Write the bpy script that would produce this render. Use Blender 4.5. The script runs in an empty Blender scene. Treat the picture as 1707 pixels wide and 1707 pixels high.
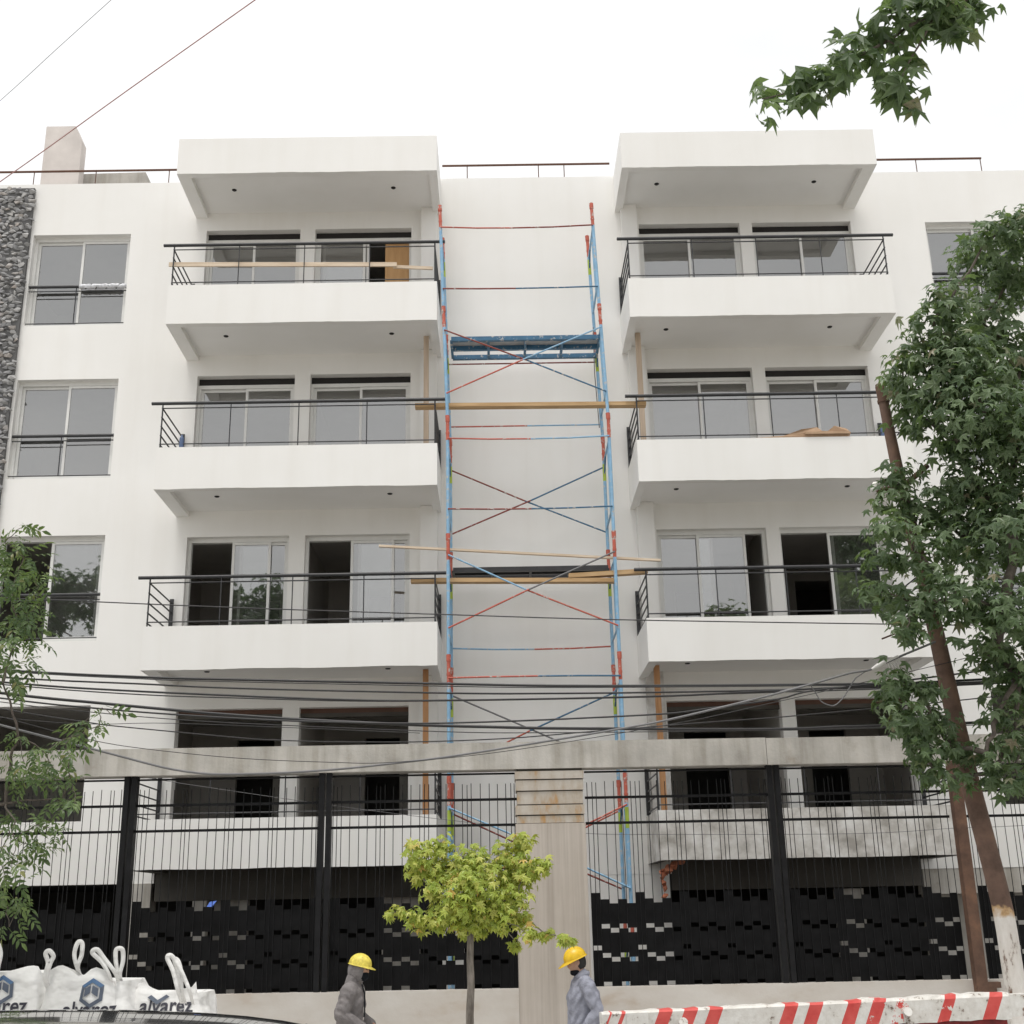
import bpy, bmesh, math, random
import numpy as np
from mathutils import Vector, Matrix
R = math.radians
random.seed(7); RNG = np.random.default_rng(7)
SC = bpy.context.scene
COL = SC.collection

# ------------------------------------------------------------------ camera (fitted to the facade)
PITCH, ROLL, YAW, FPX, CX, CY = R(17.905), R(-1.096), R(0.481), 2050.5, 842.6, 853.5
CAM = Vector((0, -17.2, 2.0))
cp, sp, cr, sr, cw, sw = (math.cos(PITCH), math.sin(PITCH), math.cos(ROLL), math.sin(ROLL), math.cos(YAW), math.sin(YAW))
def toworld(v):                      # v = (right, forward, up) in unrolled camera axes
    r, f, u = v
    y = cp * f - sp * u; z = sp * f + cp * u
    return Vector((cw * r + sw * y, -sw * r + cw * y, z))
def U(px, py, Y):
    """point of the plane y=Y seen at photo position (px,py)"""
    u = (px - CX) / FPX; v = (py - CY) / FPX
    u, v = cr * u + sr * v, -sr * u + cr * v
    d = toworld((u, 1.0, -v)); t = (Y - CAM.y) / d.y
    return CAM + d * t
cam = bpy.data.cameras.new('camera'); camo = bpy.data.objects.new('camera', cam); COL.objects.link(camo)
right = toworld((cr, 0, sr)); upv = toworld((-sr, 0, cr)); fwd = toworld((0, 1, 0))
M = Matrix((right, upv, -fwd)).transposed().to_4x4(); M.translation = CAM
camo.matrix_world = M
cam.sensor_fit = 'HORIZONTAL'; cam.sensor_width = 36; cam.lens = FPX / 1707 * 36
cam.shift_x = (853.5 - CX) / 1707; cam.shift_y = 0
cam.clip_start = 0.05; cam.clip_end = 2000
SC.camera = camo
SC.render.resolution_x = SC.render.resolution_y = 1024

# ------------------------------------------------------------------ materials
class NT:
    def __init__(s, name):
        s.m = bpy.data.materials.new(name); s.m.use_nodes = True
        s.t = s.m.node_tree; s.n = s.t.nodes; s.b = s.n['Principled BSDF']; s.out = s.n['Material Output']
    def add(s, typ, **kw):
        n = s.n.new(typ)
        for k, v in kw.items():
            if k.startswith('i_'):
                key = k[2:]; key = int(key) if key.isdigit() else key.replace('_', ' ')
                n.inputs[key].default_value = v
            else: setattr(n, k, v)
        return n
    def link(s, a, b): s.t.links.new(a, b)
    def coord(s, scale=(1, 1, 1), kind='Object'):
        # world-sized pattern: Geometry position so patterns do not depend on the object's origin
        g = s.add('ShaderNodeNewGeometry'); m = s.add('ShaderNodeMapping'); m.inputs['Scale'].default_value = scale
        s.link(g.outputs['Position'], m.inputs['Vector']); return m.outputs[0]
    def noise(s, scale, detail=4, rough=.55, vec=None):
        n = s.add('ShaderNodeTexNoise'); n.inputs['Scale'].default_value = scale; n.inputs['Detail'].default_value = detail; n.inputs['Roughness'].default_value = rough
        s.link(vec if vec is not None else s.coord(), n.inputs['Vector']); return n.outputs['Fac']
    def ramp(s, fac, stops, interp='LINEAR'):
        r = s.add('ShaderNodeValToRGB'); r.color_ramp.interpolation = interp
        el = r.color_ramp.elements
        while len(el) < len(stops): el.new(0.5)
        for e, (p, c) in zip(el, stops):
            e.position = p; e.color = (*c, 1) if len(c) == 3 else c
        s.link(fac, r.inputs[0]); return r.outputs[0]
    def mix(s, fac, a, b, mode='MIX'):
        m = s.add('ShaderNodeMix', data_type='RGBA', blend_type=mode)
        for val, i in ((fac, 0), (a, 6), (b, 7)):
            if isinstance(val, (int, float)): m.inputs[i].default_value = val
            elif isinstance(val, tuple): m.inputs[i].default_value = (*val, 1)
            else: s.link(val, m.inputs[i])
        return m.outputs[2]
    def bump(s, h, strength=.3, dist=.01):
        b = s.add('ShaderNodeBump'); b.inputs['Strength'].default_value = strength; b.inputs['Distance'].default_value = dist
        s.link(h, b.inputs['Height']); s.link(b.outputs[0], s.b.inputs['Normal'])
    def base(s, c, rough=.8, metal=0, spec=.5):
        if isinstance(c, tuple): s.b.inputs['Base Color'].default_value = (*c, 1)
        else: s.link(c, s.b.inputs['Base Color'])
        s.b.inputs['Roughness'].default_value = rough; s.b.inputs['Metallic'].default_value = metal
        s.b.inputs['Specular IOR Level'].default_value = spec
        return s.m
def plain(name, c, rough=.7, metal=0, var=.12, scale=9, spec=.5):
    k = NT(name); d = tuple(x * (1 - var) for x in c); e = tuple(min(1, x * (1 + var)) for x in c)
    return k.base(k.ramp(k.noise(scale, 5), [(.3, d), (.7, e)]), rough, metal, spec)
MAT = {}
def mk():
    k = NT('white_plaster')                                   # painted render, faint trowel clouds and drips
    a = k.ramp(k.noise(.55, 5), [(.3, (.81, .80, .775)), (.72, (.865, .858, .84))])
    b = k.ramp(k.noise(1.0, 4, vec=k.coord((3.2, 3.2, .25))), [(.32, (.925, .915, .895)), (.5, (.98, .978, .97)), (.66, (1, 1, 1))])
    k.bump(k.noise(45, 4), .12, .006); MAT['white'] = k.base(k.mix(.42, a, b, 'MULTIPLY'), .85, spec=.25)
    k = NT('raw_white_plaster')                               # unfinished, patchy first coat
    a = k.ramp(k.noise(2.6, 6, .62), [(.36, (.36, .34, .31)), (.5, (.58, .56, .53)), (.64, (.74, .73, .71))])
    k.bump(k.noise(20, 5), .3, .01); MAT['dirty'] = k.base(a, .9, spec=.2)
    k = NT('soffit_plaster'); MAT['soffit'] = k.base(k.ramp(k.noise(1.1, 4), [(.3, (.82, .81, .785)), (.7, (.87, .862, .845))]), .85, spec=.2)
    k = NT('cast_concrete')
    a = k.ramp(k.noise(1.6, 6, .6), [(.3, (.36, .345, .32)), (.55, (.49, .47, .435)), (.75, (.58, .56, .53))])
    b = k.ramp(k.noise(1.0, 5, .6, k.coord((7, 7, .5))), [(.35, (.72, .70, .66)), (.55, (1, 1, 1)), (.72, (1.12, 1.11, 1.09))])
    c = k.ramp(k.noise(2.3, 5, .7), [(.6, (1, 1, 1)), (.72, (.62, .55, .47))])
    k.bump(k.noise(28, 5), .35, .01); MAT['concrete'] = k.base(k.mix(.5, k.mix(.8, a, b, 'MULTIPLY'), c, 'MULTIPLY'), .88, spec=.25)
    k = NT('boarded_concrete')
    a = k.ramp(k.noise(1.0, 5, .6, k.coord((16, 16, .35))), [(.3, (.40, .36, .32)), (.55, (.50, .455, .41)), (.75, (.56, .52, .475))])
    b = k.ramp(k.noise(1.2, 5, .6), [(.3, (.85, .83, .8)), (.7, (1.05, 1.05, 1.05))])
    k.bump(k.noise(1.0, 3, .5, k.coord((30, 30, .6))), .25, .008); MAT['board'] = k.base(k.mix(.8, a, b, 'MULTIPLY'), .88, spec=.2)
    k = NT('rust_stained_concrete')
    a = k.ramp(k.noise(3.0, 6, .6, k.coord((2.4, 2.4, .8))), [(.3, (.45, .27, .12)), (.42, (.44, .38, .31)), (.56, (.50, .46, .41)), (.75, (.54, .51, .46))])
    k.bump(k.noise(20, 5), .4, .01); MAT['rustcon'] = k.base(a, .9, spec=.2)
    k = NT('rendered_base')
    a = k.ramp(k.noise(1.3, 6, .6, k.coord((1, 1, 2))), [(.28, (.46, .385, .31)), (.42, (.55, .51, .465)), (.7, (.63, .605, .57))])
    k.bump(k.noise(24, 5), .25, .008); MAT['basew'] = k.base(a, .9, spec=.2)
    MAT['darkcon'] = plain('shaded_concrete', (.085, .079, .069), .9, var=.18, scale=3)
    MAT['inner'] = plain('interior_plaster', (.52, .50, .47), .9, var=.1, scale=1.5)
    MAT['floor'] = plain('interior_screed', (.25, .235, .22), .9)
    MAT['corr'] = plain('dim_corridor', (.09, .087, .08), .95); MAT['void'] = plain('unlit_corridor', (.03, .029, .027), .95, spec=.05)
    MAT['black'] = plain('black_enamel', (.010, .010, .011), .5, var=.3, spec=.2)
    MAT['blackplate'] = plain('black_sheet_steel', (.006, .006, .0065), .5, var=.5, scale=6, spec=.12)
    MAT['rail'] = plain('dark_grey_enamel', (.03, .031, .034), .45, var=.25)
    MAT['alu'] = plain('white_aluminium', (.74, .74, .72), .4, var=.03)
    MAT['slot'] = plain('shutter_slot', (.018, .016, .015), .8)
    k = NT('window_glass')                                    # thin sheet: part mirror, part see-through
    for n in (k.b,): k.n.remove(n)
    tr = k.add('ShaderNodeBsdfTransparent'); tr.inputs[0].default_value = (.66, .67, .66, 1)
    gl = k.add('ShaderNodeBsdfGlossy'); gl.inputs['Roughness'].default_value = .012; gl.inputs[0].default_value = (.96, .96, .955, 1)
    lw = k.add('ShaderNodeLayerWeight'); lw.inputs[0].default_value = .35
    mr = k.add('ShaderNodeMapRange'); mr.inputs[3].default_value = .27; mr.inputs[4].default_value = .85
    mx = k.add('ShaderNodeMixShader'); k.link(lw.outputs['Fresnel'], mr.inputs[0]); k.link(mr.outputs[0], mx.inputs[0])
    df = k.add('ShaderNodeBsdfDiffuse'); df.inputs[0].default_value = (.55, .55, .53, 1)     # dust film
    m2 = k.add('ShaderNodeMixShader')
    k.link(k.ramp(k.noise(1.6, 5), [(.35, (.03,) * 3), (.75, (.10,) * 3)]), m2.inputs[0])
    k.link(tr.outputs[0], mx.inputs[1]); k.link(gl.outputs[0], mx.inputs[2]); k.link(mx.outputs[0], m2.inputs[1]); k.link(df.outputs[0], m2.inputs[2])
    k.link(m2.outputs[0], k.out.inputs[0]); MAT['glass'] = k.m
    k = NT('grey_split_stone'); g = k.add('ShaderNodeNewGeometry')
    a = k.ramp(g.outputs['Random Per Island'], [(0, (.19, .19, .198)), (.5, (.31, .31, .31)), (.88, (.45, .445, .44)), (1, (.38, .34, .31))])
    k.bump(k.noise(40, 4), .4, .01); MAT['stone'] = k.base(a, .85, spec=.3)
    MAT['jointshade'] = plain('joint_shade', (.12, .12, .12), .95)  # dark backing colour stands in for the shadow between the stones
    MAT['wood'] = None
    for nm, c0, c1, sc in (('wood', (.42, .26, .12), (.62, .43, .24), (1, 12, 12)), ('woodv', (.40, .19, .08), (.58, .33, .17), (12, 12, 1)), ('woodpale', (.55, .43, .31), (.74, .63, .50), (1, 14, 14)), ('woodpalev', (.42, .33, .25), (.60, .48, .37), (12, 12, .7)), ('doorwood', (.50, .29, .13), (.61, .38, .19), (8, 8, .8)), ('card', (.36, .24, .15), (.48, .33, .22), (3, 3, 3))):
        k = NT('timber_' + nm if nm != 'card' else 'cardboard'); MAT[nm] = k.base(k.ramp(k.noise(2.0, 6, .6, k.coord(sc)), [(.3, c0), (.7, c1)]), .75, spec=.3)
    for nm, c in (('blue', (.25, .45, .64)), ('red', (.50, .115, .075)), ('blued', (.05, .15, .26)), ('darkred', (.24, .05, .035))):
        k = NT('worn_paint_' + nm)
        w = k.ramp(k.noise(14, 6, .65), [(.575, (0, 0, 0)), (.63, (.9, .9, .9))])
        w2 = k.ramp(k.noise(7, 4, .6), [(.2, tuple(x * .75 for x in c)), (.8, tuple(min(1, x * 1.2) for x in c))])
        MAT[nm] = k.base(k.mix(w, w2, (.50, .47, .44)), .5, spec=.4)
    MAT['green'] = plain('yellow_green_tape', (.38, .50, .06), .5)
    MAT['cable'] = plain('black_cable', (.022, .022, .024), .5)
    MAT['cableg'] = plain('grey_cable', (.16, .16, .165), .5)
    MAT['cabler'] = plain('reddish_wire', (.42, .22, .21), .6)
    k = NT('rusty_steel')
    a = k.ramp(k.noise(5, 6, .65), [(.3, (.075, .045, .034)), (.55, (.14, .082, .058)), (.75, (.22, .12, .075))])
    k.bump(k.noise(30, 5), .35, .006); MAT['rust'] = k.base(a, .82, spec=.3)
    k = NT('whitewashed_rusty_steel')                          # limewash up to about 2 m, ragged upper edge, rust showing through
    g = k.add('ShaderNodeNewGeometry'); s_ = k.add('ShaderNodeSeparateXYZ'); k.link(g.outputs['Position'], s_.inputs[0])
    ad = k.add('ShaderNodeMath', operation='ADD'); mu = k.add('ShaderNodeMath', operation='MULTIPLY'); mu.inputs[1].default_value = -.22
    k.link(k.noise(11, 3, .6), mu.inputs[0]); k.link(s_.outputs[2], ad.inputs[0]); k.link(mu.outputs[0], ad.inputs[1])
    zf = k.add('ShaderNodeMapRange'); zf.inputs[1].default_value = 1.5; zf.inputs[2].default_value = 2.1; k.link(ad.outputs[0], zf.inputs[0])
    white = k.ramp(k.noise(9, 6, .7, k.coord((1, 1, .35))), [(.36, (.16, .09, .06)), (.44, (.66, .62, .57)), (.7, (.78, .75, .71))])
    a = k.ramp(k.noise(5, 6, .65), [(.3, (.095, .062, .048)), (.55, (.17, .108, .082)), (.75, (.24, .145, .10))])
    edge = k.ramp(zf.outputs[0], [(.50, (0, 0, 0)), (.56, (1, 1, 1))]); ed2 = k.ramp(zf.outputs[0], [(.40, (0, 0, 0)), (.5, (1, 1, 1))])
    tan = k.mix(ed2, white, (.50, .33, .17))
    k.bump(k.noise(30, 5), .35, .006); MAT['poleg'] = k.base(k.mix(edge, tan, a), .8, spec=.3)
    # leaves
    for nm, c0, c1, c2, tr_ in (('gum', (.055, .092, .045), (.105, .16, .078), (.20, .265, .15), (.20, .30, .08)), ('ash', (.035, .068, .028), (.072, .122, .046), (.16, .22, .075), (.20, .30, .07)), ('lime', (.25, .36, .06), (.45, .56, .11), (.62, .64, .18), (.55, .52, .07)), ('far', (.035, .06, .03), (.05, .085, .04), (.07, .11, .05), (.1, .2, .05))):
        k = NT('leaf_' + nm); g = k.add('ShaderNodeNewGeometry')
        c = k.ramp(g.outputs['Random Per Island'], [(0, c0), (.5, c1), (.96, c2), (1, (c2[0] * 1.35, c2[1] * .85, c2[2]))])
        k.base(c, .42, spec=.5)
        t = k.add('ShaderNodeBsdfTranslucent'); t.inputs[0].default_value = (*tr_, 1)
        mx = k.add('ShaderNodeMixShader'); mx.inputs[0].default_value = .34
        k.link(k.b.outputs[0], mx.inputs[1]); k.link(t.outputs[0], mx.inputs[2]); k.link(mx.outputs[0], k.out.inputs[0]); MAT['leaf_' + nm] = k.m
    MAT['bark'] = plain('grey_brown_bark', (.12, .10, .085), .9, var=.4, scale=14)
    k = NT('sapling_bark'); MAT['barks'] = k.base(k.ramp(k.noise(1, 5, .6, k.coord((20, 20, 6))), [(.3, (.10, .085, .07)), (.6, (.27, .24, .21)), (.8, (.36, .33, .29))]), .9)
    k = NT('woven_polypropylene'); k.bump(k.noise(3.2, 2.5, .5, k.coord((1, 1, 1.6))), 1, .09); MAT['bag'] = k.base(k.ramp(k.noise(3, 4), [(.3, (.76, .755, .74)), (.7, (.86, .855, .84))]), .6, spec=.3)
    MAT['ink'] = plain('dark_ink', (.035, .035, .05), .7); MAT['inkb'] = plain('blue_ink', (.07, .14, .26), .7); MAT['inkg'] = plain('slate_ink', (.09, .11, .15), .7)
    k = NT('car_paint'); k.base((.10, .105, .11), .12, .3); k.b.inputs['Coat Weight'].default_value = 1; k.b.inputs['Coat Roughness'].default_value = .03; MAT['car'] = k.m
    MAT['carglass'] = plain('tinted_glass', (.01, .011, .012), .04); MAT['tyre'] = plain('tyre_rubber', (.02, .02, .02), .9)
    MAT['chrome'] = plain('bright_metal', (.6, .6, .6), .25, 1); MAT['lamp'] = plain('headlamp_glass', (.7, .7, .7), .1); MAT['taill'] = plain('red_lamp_glass', (.4, .02, .02), .15)
    MAT['hat'] = plain('yellow_helmet_shell', (.78, .50, .02), .35, var=.12, scale=25); MAT['hat2'] = plain('dusty_yellow_helmet_shell', (.72, .60, .10), .55, var=.25, scale=30)
    MAT['skin'] = plain('skin', (.42, .25, .175), .55, var=.12, scale=20); MAT['hair'] = plain('black_hair', (.012, .011, .01), .6)
    for nm, c in (('hoodie', (.21, .195, .195)), ('shirt', (.30, .31, .37)), ('jeans', (.05, .06, .09)), ('trous', (.07, .07, .075)), ('mask', (.012, .014, .018)), ('undershirt', (.55, .52, .50)), ('shoe', (.04, .03, .025))):
        k = NT('cloth_' + nm); k.bump(k.noise(9, 4, .6), .9, .03); MAT[nm] = k.base(k.ramp(k.noise(16, 5), [(.3, tuple(x * .8 for x in c)), (.7, tuple(x * 1.15 for x in c))]), .9, spec=.15)
    MAT['asphalt'] = plain('bounce_pale_road', (.40, .39, .37), .9, var=.12, scale=3); MAT['kerb'] = plain('kerb_concrete', (.42, .41, .39), .9)  # unseen road, its paleness raised to bounce light under the balconies
    k = NT('pavement_tiles'); br = k.add('ShaderNodeTexBrick'); br.offset = 0; br.inputs['Scale'].default_value = 2.5; br.inputs['Mortar Size'].default_value = .01
    br.inputs['Color1'].default_value = (.66, .645, .62, 1); br.inputs['Color2'].default_value = (.62, .605, .58, 1); br.inputs['Mortar'].default_value = (.25, .24, .23, 1)
    br.inputs['Brick Width'].default_value = 1; br.inputs['Row Height'].default_value = 1; k.link(k.coord(), br.inputs['Vector']); MAT['tiles'] = k.base(br.outputs[0], .88)  # tile tones raised so the unseen paving bounces more light upward
    MAT['shaft'] = plain('weathered_render', (.62, .575, .545), .9, scale=2); MAT['brownstrip'] = plain('brown_shutter_strip', (.12, .06, .04), .8); MAT['nobounce'] = plain('bounce_cut_soil', (.035, .03, .026), .95); MAT['meshg'] = plain('galvanised_mesh', (.42, .43, .44), .5); MAT['earth'] = plain('dry_ground', (.34, .31, .27), .95)
    MAT['wrap'] = plain('plastic_wrap', (.62, .63, .66), .3, var=.35, scale=18); MAT['bluep'] = plain('blue_grey_plastic', (.07, .11, .21), .45); MAT['bluel'] = plain('blue_cloth', (.10, .20, .65), .7)
    MAT['porc'] = plain('white_porcelain', (.75, .73, .70), .25); MAT['brick'] = plain('broken_brick', (.42, .15, .08), .9, var=.35, scale=16)
    MAT['palletw'] = plain('pallet_wood', (.38, .29, .19), .85)
mk()

# ------------------------------------------------------------------ mesh builder
class MB:
    def __init__(s): s.v = []; s.f = []; s.mi = []; s.sm = []
    def add(s, vs, fs, mi=0, smooth=False):
        o = len(s.v); s.v.extend([tuple(p) for p in vs]); s.f.extend([tuple(i + o for i in f) for f in fs])
        s.mi.extend([mi] * len(fs)); s.sm.extend([smooth] * len(fs)); return s
    def box(s, x0, x1, y0, y1, z0, z1, mi=0):
        if x0 > x1: x0, x1 = x1, x0
        v = [(x0, y0, z0), (x1, y0, z0), (x1, y1, z0), (x0, y1, z0), (x0, y0, z1), (x1, y0, z1), (x1, y1, z1), (x0, y1, z1)]
        return s.add(v, [(0, 3, 2, 1), (4, 5, 6, 7), (0, 1, 5, 4), (1, 2, 6, 5), (2, 3, 7, 6), (3, 0, 4, 7)], mi)
    def quad(s, a, b, c, d, mi=0): return s.add([a, b, c, d], [(0, 1, 2, 3)], mi)
    def tube(s, pts, r, n=8, mi=0, cap=True, smooth=True):
        pts = [Vector(p) for p in pts]; rs = r if isinstance(r, (list, tuple)) else [r] * len(pts)
        vs = []; fs = []; prev = None
        for i, p in enumerate(pts):
            d = (pts[min(i + 1, len(pts) - 1)] - pts[max(i - 1, 0)])
            d = d.normalized() if d.length > 1e-9 else Vector((0, 0, 1))
            if prev is None:
                a = d.orthogonal().normalized()
                if abs(d.z) > .9: a = Vector((1, 0, 0)); a = (a - d * a.dot(d)).normalized()
            else: a = (prev - d * prev.dot(d)).normalized()
            prev = a; b = d.cross(a)
            for k in range(n):
                t = 2 * math.pi * k / n; vs.append(p + (a * math.cos(t) + b * math.sin(t)) * rs[i])
        for i in range(len(pts) - 1):
            for k in range(n): fs.append((i * n + k, i * n + (k + 1) % n, (i + 1) * n + (k + 1) % n, (i + 1) * n + k))
        s.add(vs, fs, mi, smooth)
        if cap: s.add(vs[:n][::-1], [tuple(range(n))], mi); s.add(vs[-n:], [tuple(range(n))], mi)
        return s
    def bar(s, p, q, w, h, mi=0):                # straight bar of rectangular section (w sideways, h vertical-ish)
        p = Vector(p); q = Vector(q); d = (q - p).normalized(); up = Vector((0, 0, 1)) if abs(d.z) < .95 else Vector((0, 1, 0))
        a = d.cross(up).normalized() * w / 2; b = a.cross(d).normalized() * h / 2
        v = [p - a - b, p + a - b, p + a + b, p - a + b, q - a - b, q + a - b, q + a + b, q - a + b]
        return s.add(v, [(0, 1, 2, 3), (7, 6, 5, 4), (4, 5, 1, 0), (5, 6, 2, 1), (6, 7, 3, 2), (7, 4, 0, 3)], mi)
    def lathe(s, prof, c=(0, 0, 0), n=24, mi=0, sx=1, sy=1, smooth=True):
        vs = []; fs = []; c = Vector(c)
        for r, z in prof:
            for k in range(n):
                t = 2 * math.pi * k / n; vs.append(c + Vector((r * math.cos(t) * sx, r * math.sin(t) * sy, z)))
        for i in range(len(prof) - 1):
            for k in range(n): fs.append((i * n + k, i * n + (k + 1) % n, (i + 1) * n + (k + 1) % n, (i + 1) * n + k))
        return s.add(vs, fs, mi, smooth)
    def wall(s, x0, x1, z0, z1, holes, y0, y1, mi=0):
        xs = sorted({x0, x1, *[min(max(h[i], x0), x1) for h in holes for i in (0, 1)]}); zs = sorted({z0, z1, *[min(max(h[i], z0), z1) for h in holes for i in (2, 3)]})
        for i in range(len(xs) - 1):
            for j in range(len(zs) - 1):
                cx, cz = (xs[i] + xs[i + 1]) / 2, (zs[j] + zs[j + 1]) / 2
                if any(h[0] < cx < h[1] and h[2] < cz < h[3] for h in holes): continue
                a, b, c, d = xs[i], xs[i + 1], zs[j], zs[j + 1]
                s.quad((a, y0, c), (b, y0, c), (b, y0, d), (a, y0, d), mi); s.quad((b, y1, c), (a, y1, c), (a, y1, d), (b, y1, d), mi)
        for a, b, c, d in holes:
            s.quad((a, y0, c), (a, y0, d), (a, y1, d), (a, y1, c), mi); s.quad((b, y0, d), (b, y0, c), (b, y1, c), (b, y1, d), mi)
            s.quad((a, y0, d), (b, y0, d), (b, y1, d), (a, y1, d), mi)
            if c > z0 + 1e-4: s.quad((b, y0, c), (a, y0, c), (a, y1, c), (b, y1, c), mi)
        s.quad((x0, y0, z1), (x1, y0, z1), (x1, y1, z1), (x0, y1, z1), mi); s.quad((x0, y1, z0), (x1, y1, z0), (x1, y0, z0), (x0, y0, z0), mi)
        s.quad((x0, y1, z0), (x0, y0, z0), (x0, y0, z1), (x0, y1, z1), mi); s.quad((x1, y0, z0), (x1, y1, z0), (x1, y1, z1), (x1, y0, z1), mi)
        return s
    def build(s, name, mats, parent=None, **tags):
        me = bpy.data.meshes.new(name)
        V = np.array(s.v, dtype=np.float64); lo = V.min(0); hi = V.max(0); org = Vector(((lo[0] + hi[0]) / 2, (lo[1] + hi[1]) / 2, lo[2]))
        me.from_pydata((V - np.array(org)).tolist(), [], s.f)
        if not isinstance(mats, (list, tuple)): mats = [mats]
        for m in mats: me.materials.append(MAT[m] if isinstance(m, str) else m)
        me.polygons.foreach_set('material_index', s.mi); me.polygons.foreach_set('use_smooth', s.sm); me.update()
        o = bpy.data.objects.new(name, me); COL.objects.link(o)
        place(o, org, parent); tag(o, **tags); return o
WORLD = {}
def place(o, org, parent):
    WORLD[o.name] = Vector(org)
    if parent is not None: o.parent = parent; o.location = Vector(org) - WORLD[parent.name]
    else: o.location = org
def tag(o, label=None, cat=None, group=None, kind=None):
    for k, v in (('label', label), ('category', cat), ('group', group), ('kind', kind)):
        if v: o[k] = v
    return o
def thing(name, label, cat, loc, group=None):
    o = bpy.data.objects.new(name, None); o.empty_display_size = .2; COL.objects.link(o); place(o, Vector(loc), None); return tag(o, label, cat, group)
def copy_tree(o, delta, parent=None, label=None):
    c = o.copy(); COL.objects.link(c)
    WORLD[c.name] = WORLD[o.name] + Vector(delta)
    if parent is not None: c.parent = parent
    else: c.location = o.location + Vector(delta)
    if label: c['label'] = label
    for ch in [x for x in bpy.data.objects if x.parent == o]: copy_tree(ch, delta, c)
    return c
def islands(tmpl_v, tmpl_f, P, Rm, S):
    """many copies of one small leaf: P (n,3), Rm (n,3,3), S (n,)"""
    tv = np.array(tmpl_v); n = len(P); k = len(tv)
    V = np.einsum('nij,kj->nki', Rm, tv) * S[:, None, None] + P[:, None, :]
    F = []
    for i in range(n):
        o = i * k; F.extend([tuple(a + o for a in f) for f in tmpl_f])
    return V.reshape(-1, 3), F
# ------------------------------------------------------------------ ground
def sheet(name, x0, x1, y0, y1, z, mat, thick=None):
    b = MB()
    if thick: b.box(x0, x1, y0, y1, z - thick, z)
    else: b.quad((x0, y0, z), (x1, y0, z), (x1, y1, z), (x0, y1, z))
    return b.build(name, mat, kind='structure')
sheet('ground', -400, 400, -400, 400, -.16, 'earth')
sheet('road', -120, 120, -13.0, -7.4, -.15, 'asphalt')
sheet('pavement', -120, 120, -7.25, 30, 0, 'tiles', .155)
sheet('far_pavement', -120, 120, -19.5, -13.15, 0, 'tiles', .155)
sheet('bounce_cut_forecourt', -13, 14, -2.878, 1.3, .006, 'nobounce')  # unseen dark sheet, added to cut light bounced onto the lowest balcony underside
sheet('kerb', -120, 120, -7.4, -7.253, .004, 'kerb', .158)
sheet('far_kerb', -120, 120, -13.147, -13.0, .004, 'kerb', .158)

# ------------------------------------------------------------------ the apartment building
WY = 1.34                                                     # main wall plane; balcony fronts stand at y = 0
BZ = [2.59, 5.30, 8.00, 10.70, 13.375]; PZ = [3.25, 5.93, 8.66, 11.37, 14.03]; DT = [4.95, 7.66, 10.42, 13.13]
FZ = [b + .27 for b in BZ]; WT = [5.04, 7.72, 10.40, 13.09]; WB = [3.34, 6.03, 8.68, 11.38]
XL0, XL1, XR0, XR1 = -5.05, -.858, 2.132, 6.267
LD = [(-4.855, -3.256), (-3.003, -1.36)]; RD = [(2.53, 4.259), (4.47, 6.166)]
LW, RW = (-7.80, -6.145), (7.445, 9.15)
BX0, BX1, RT = -13.0, 14.0, 14.09
bld = thing('apartment_building', 'four storey white plastered apartment building with balconies, still under construction', 'building', (0, WY, 0))
holes = []
for k in range(4):
    for a, b in LD + RD: holes.append((a, b, FZ[k], DT[k]))
    for a, b in (LW, RW): holes.append((a, b, WB[k], WT[k]))
holes += [(XL0 + .03, XL1 - .03, 2.45, 2.664), (XR0 + .33, 6.09, 2.45, 2.664)]
w = MB(); w.wall(BX0, BX1, 2.45, RT, holes, WY, WY + .22)
w.box(BX0, BX0 + .2, WY + .221, 12, 0, RT); w.box(BX1 - .2, BX1, WY + .221, 12, 0, RT); w.box(BX0 + .201, BX1 - .201, 11.8, 12, 0, RT)
w.build('wall', 'white', bld)
MB().box(BX0 + .2, BX1 - .2, WY + .22, 11.8, 13.45, 13.62).build('roof', 'concrete', bld)
# ground floor: open undercroft with beam, piers and a white core wall between the two stacks
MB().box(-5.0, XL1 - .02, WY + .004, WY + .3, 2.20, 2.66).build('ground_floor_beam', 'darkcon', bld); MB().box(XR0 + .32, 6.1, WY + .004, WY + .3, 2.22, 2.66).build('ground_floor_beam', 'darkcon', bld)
p = MB(); p.box(6.1, 13.8, WY + .006, WY + .3, 2.1, 2.448); p.build('grey_lintel', 'concrete', bld)
for x0, x1, y0, y1, z1 in ((-5.47, -5.05, -.02, .3, 2.447), (-4.45, -4.25, .02, .2, 2.199), (-4.2, -3.72, .31, .5, 2.2), (-1.75, -1.2, .31, .5, 2.2), (4.9, 5.3, .31, .5, 2.2), (6.2, 8.6, .31, .5, 2.2)):
    MB().box(x0, x1, WY + y0, WY + y1, .021, z1).build('pier', 'concrete', bld)
c = MB(); c.wall(XL1 + .0, XR0 + .3, 0, 2.4485, [(-.55, .62, 0, 2.1)], WY + .003, WY + .22); c.build('core_wall', 'white', bld)
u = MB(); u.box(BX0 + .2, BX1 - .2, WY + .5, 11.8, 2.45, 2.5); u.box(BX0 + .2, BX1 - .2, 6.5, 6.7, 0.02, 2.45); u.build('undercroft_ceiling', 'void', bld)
MB().box(BX0 + .2, BX1 - .2, WY + .55, 6.5, .001, .02).build('undercroft_floor', 'void', bld)
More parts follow.
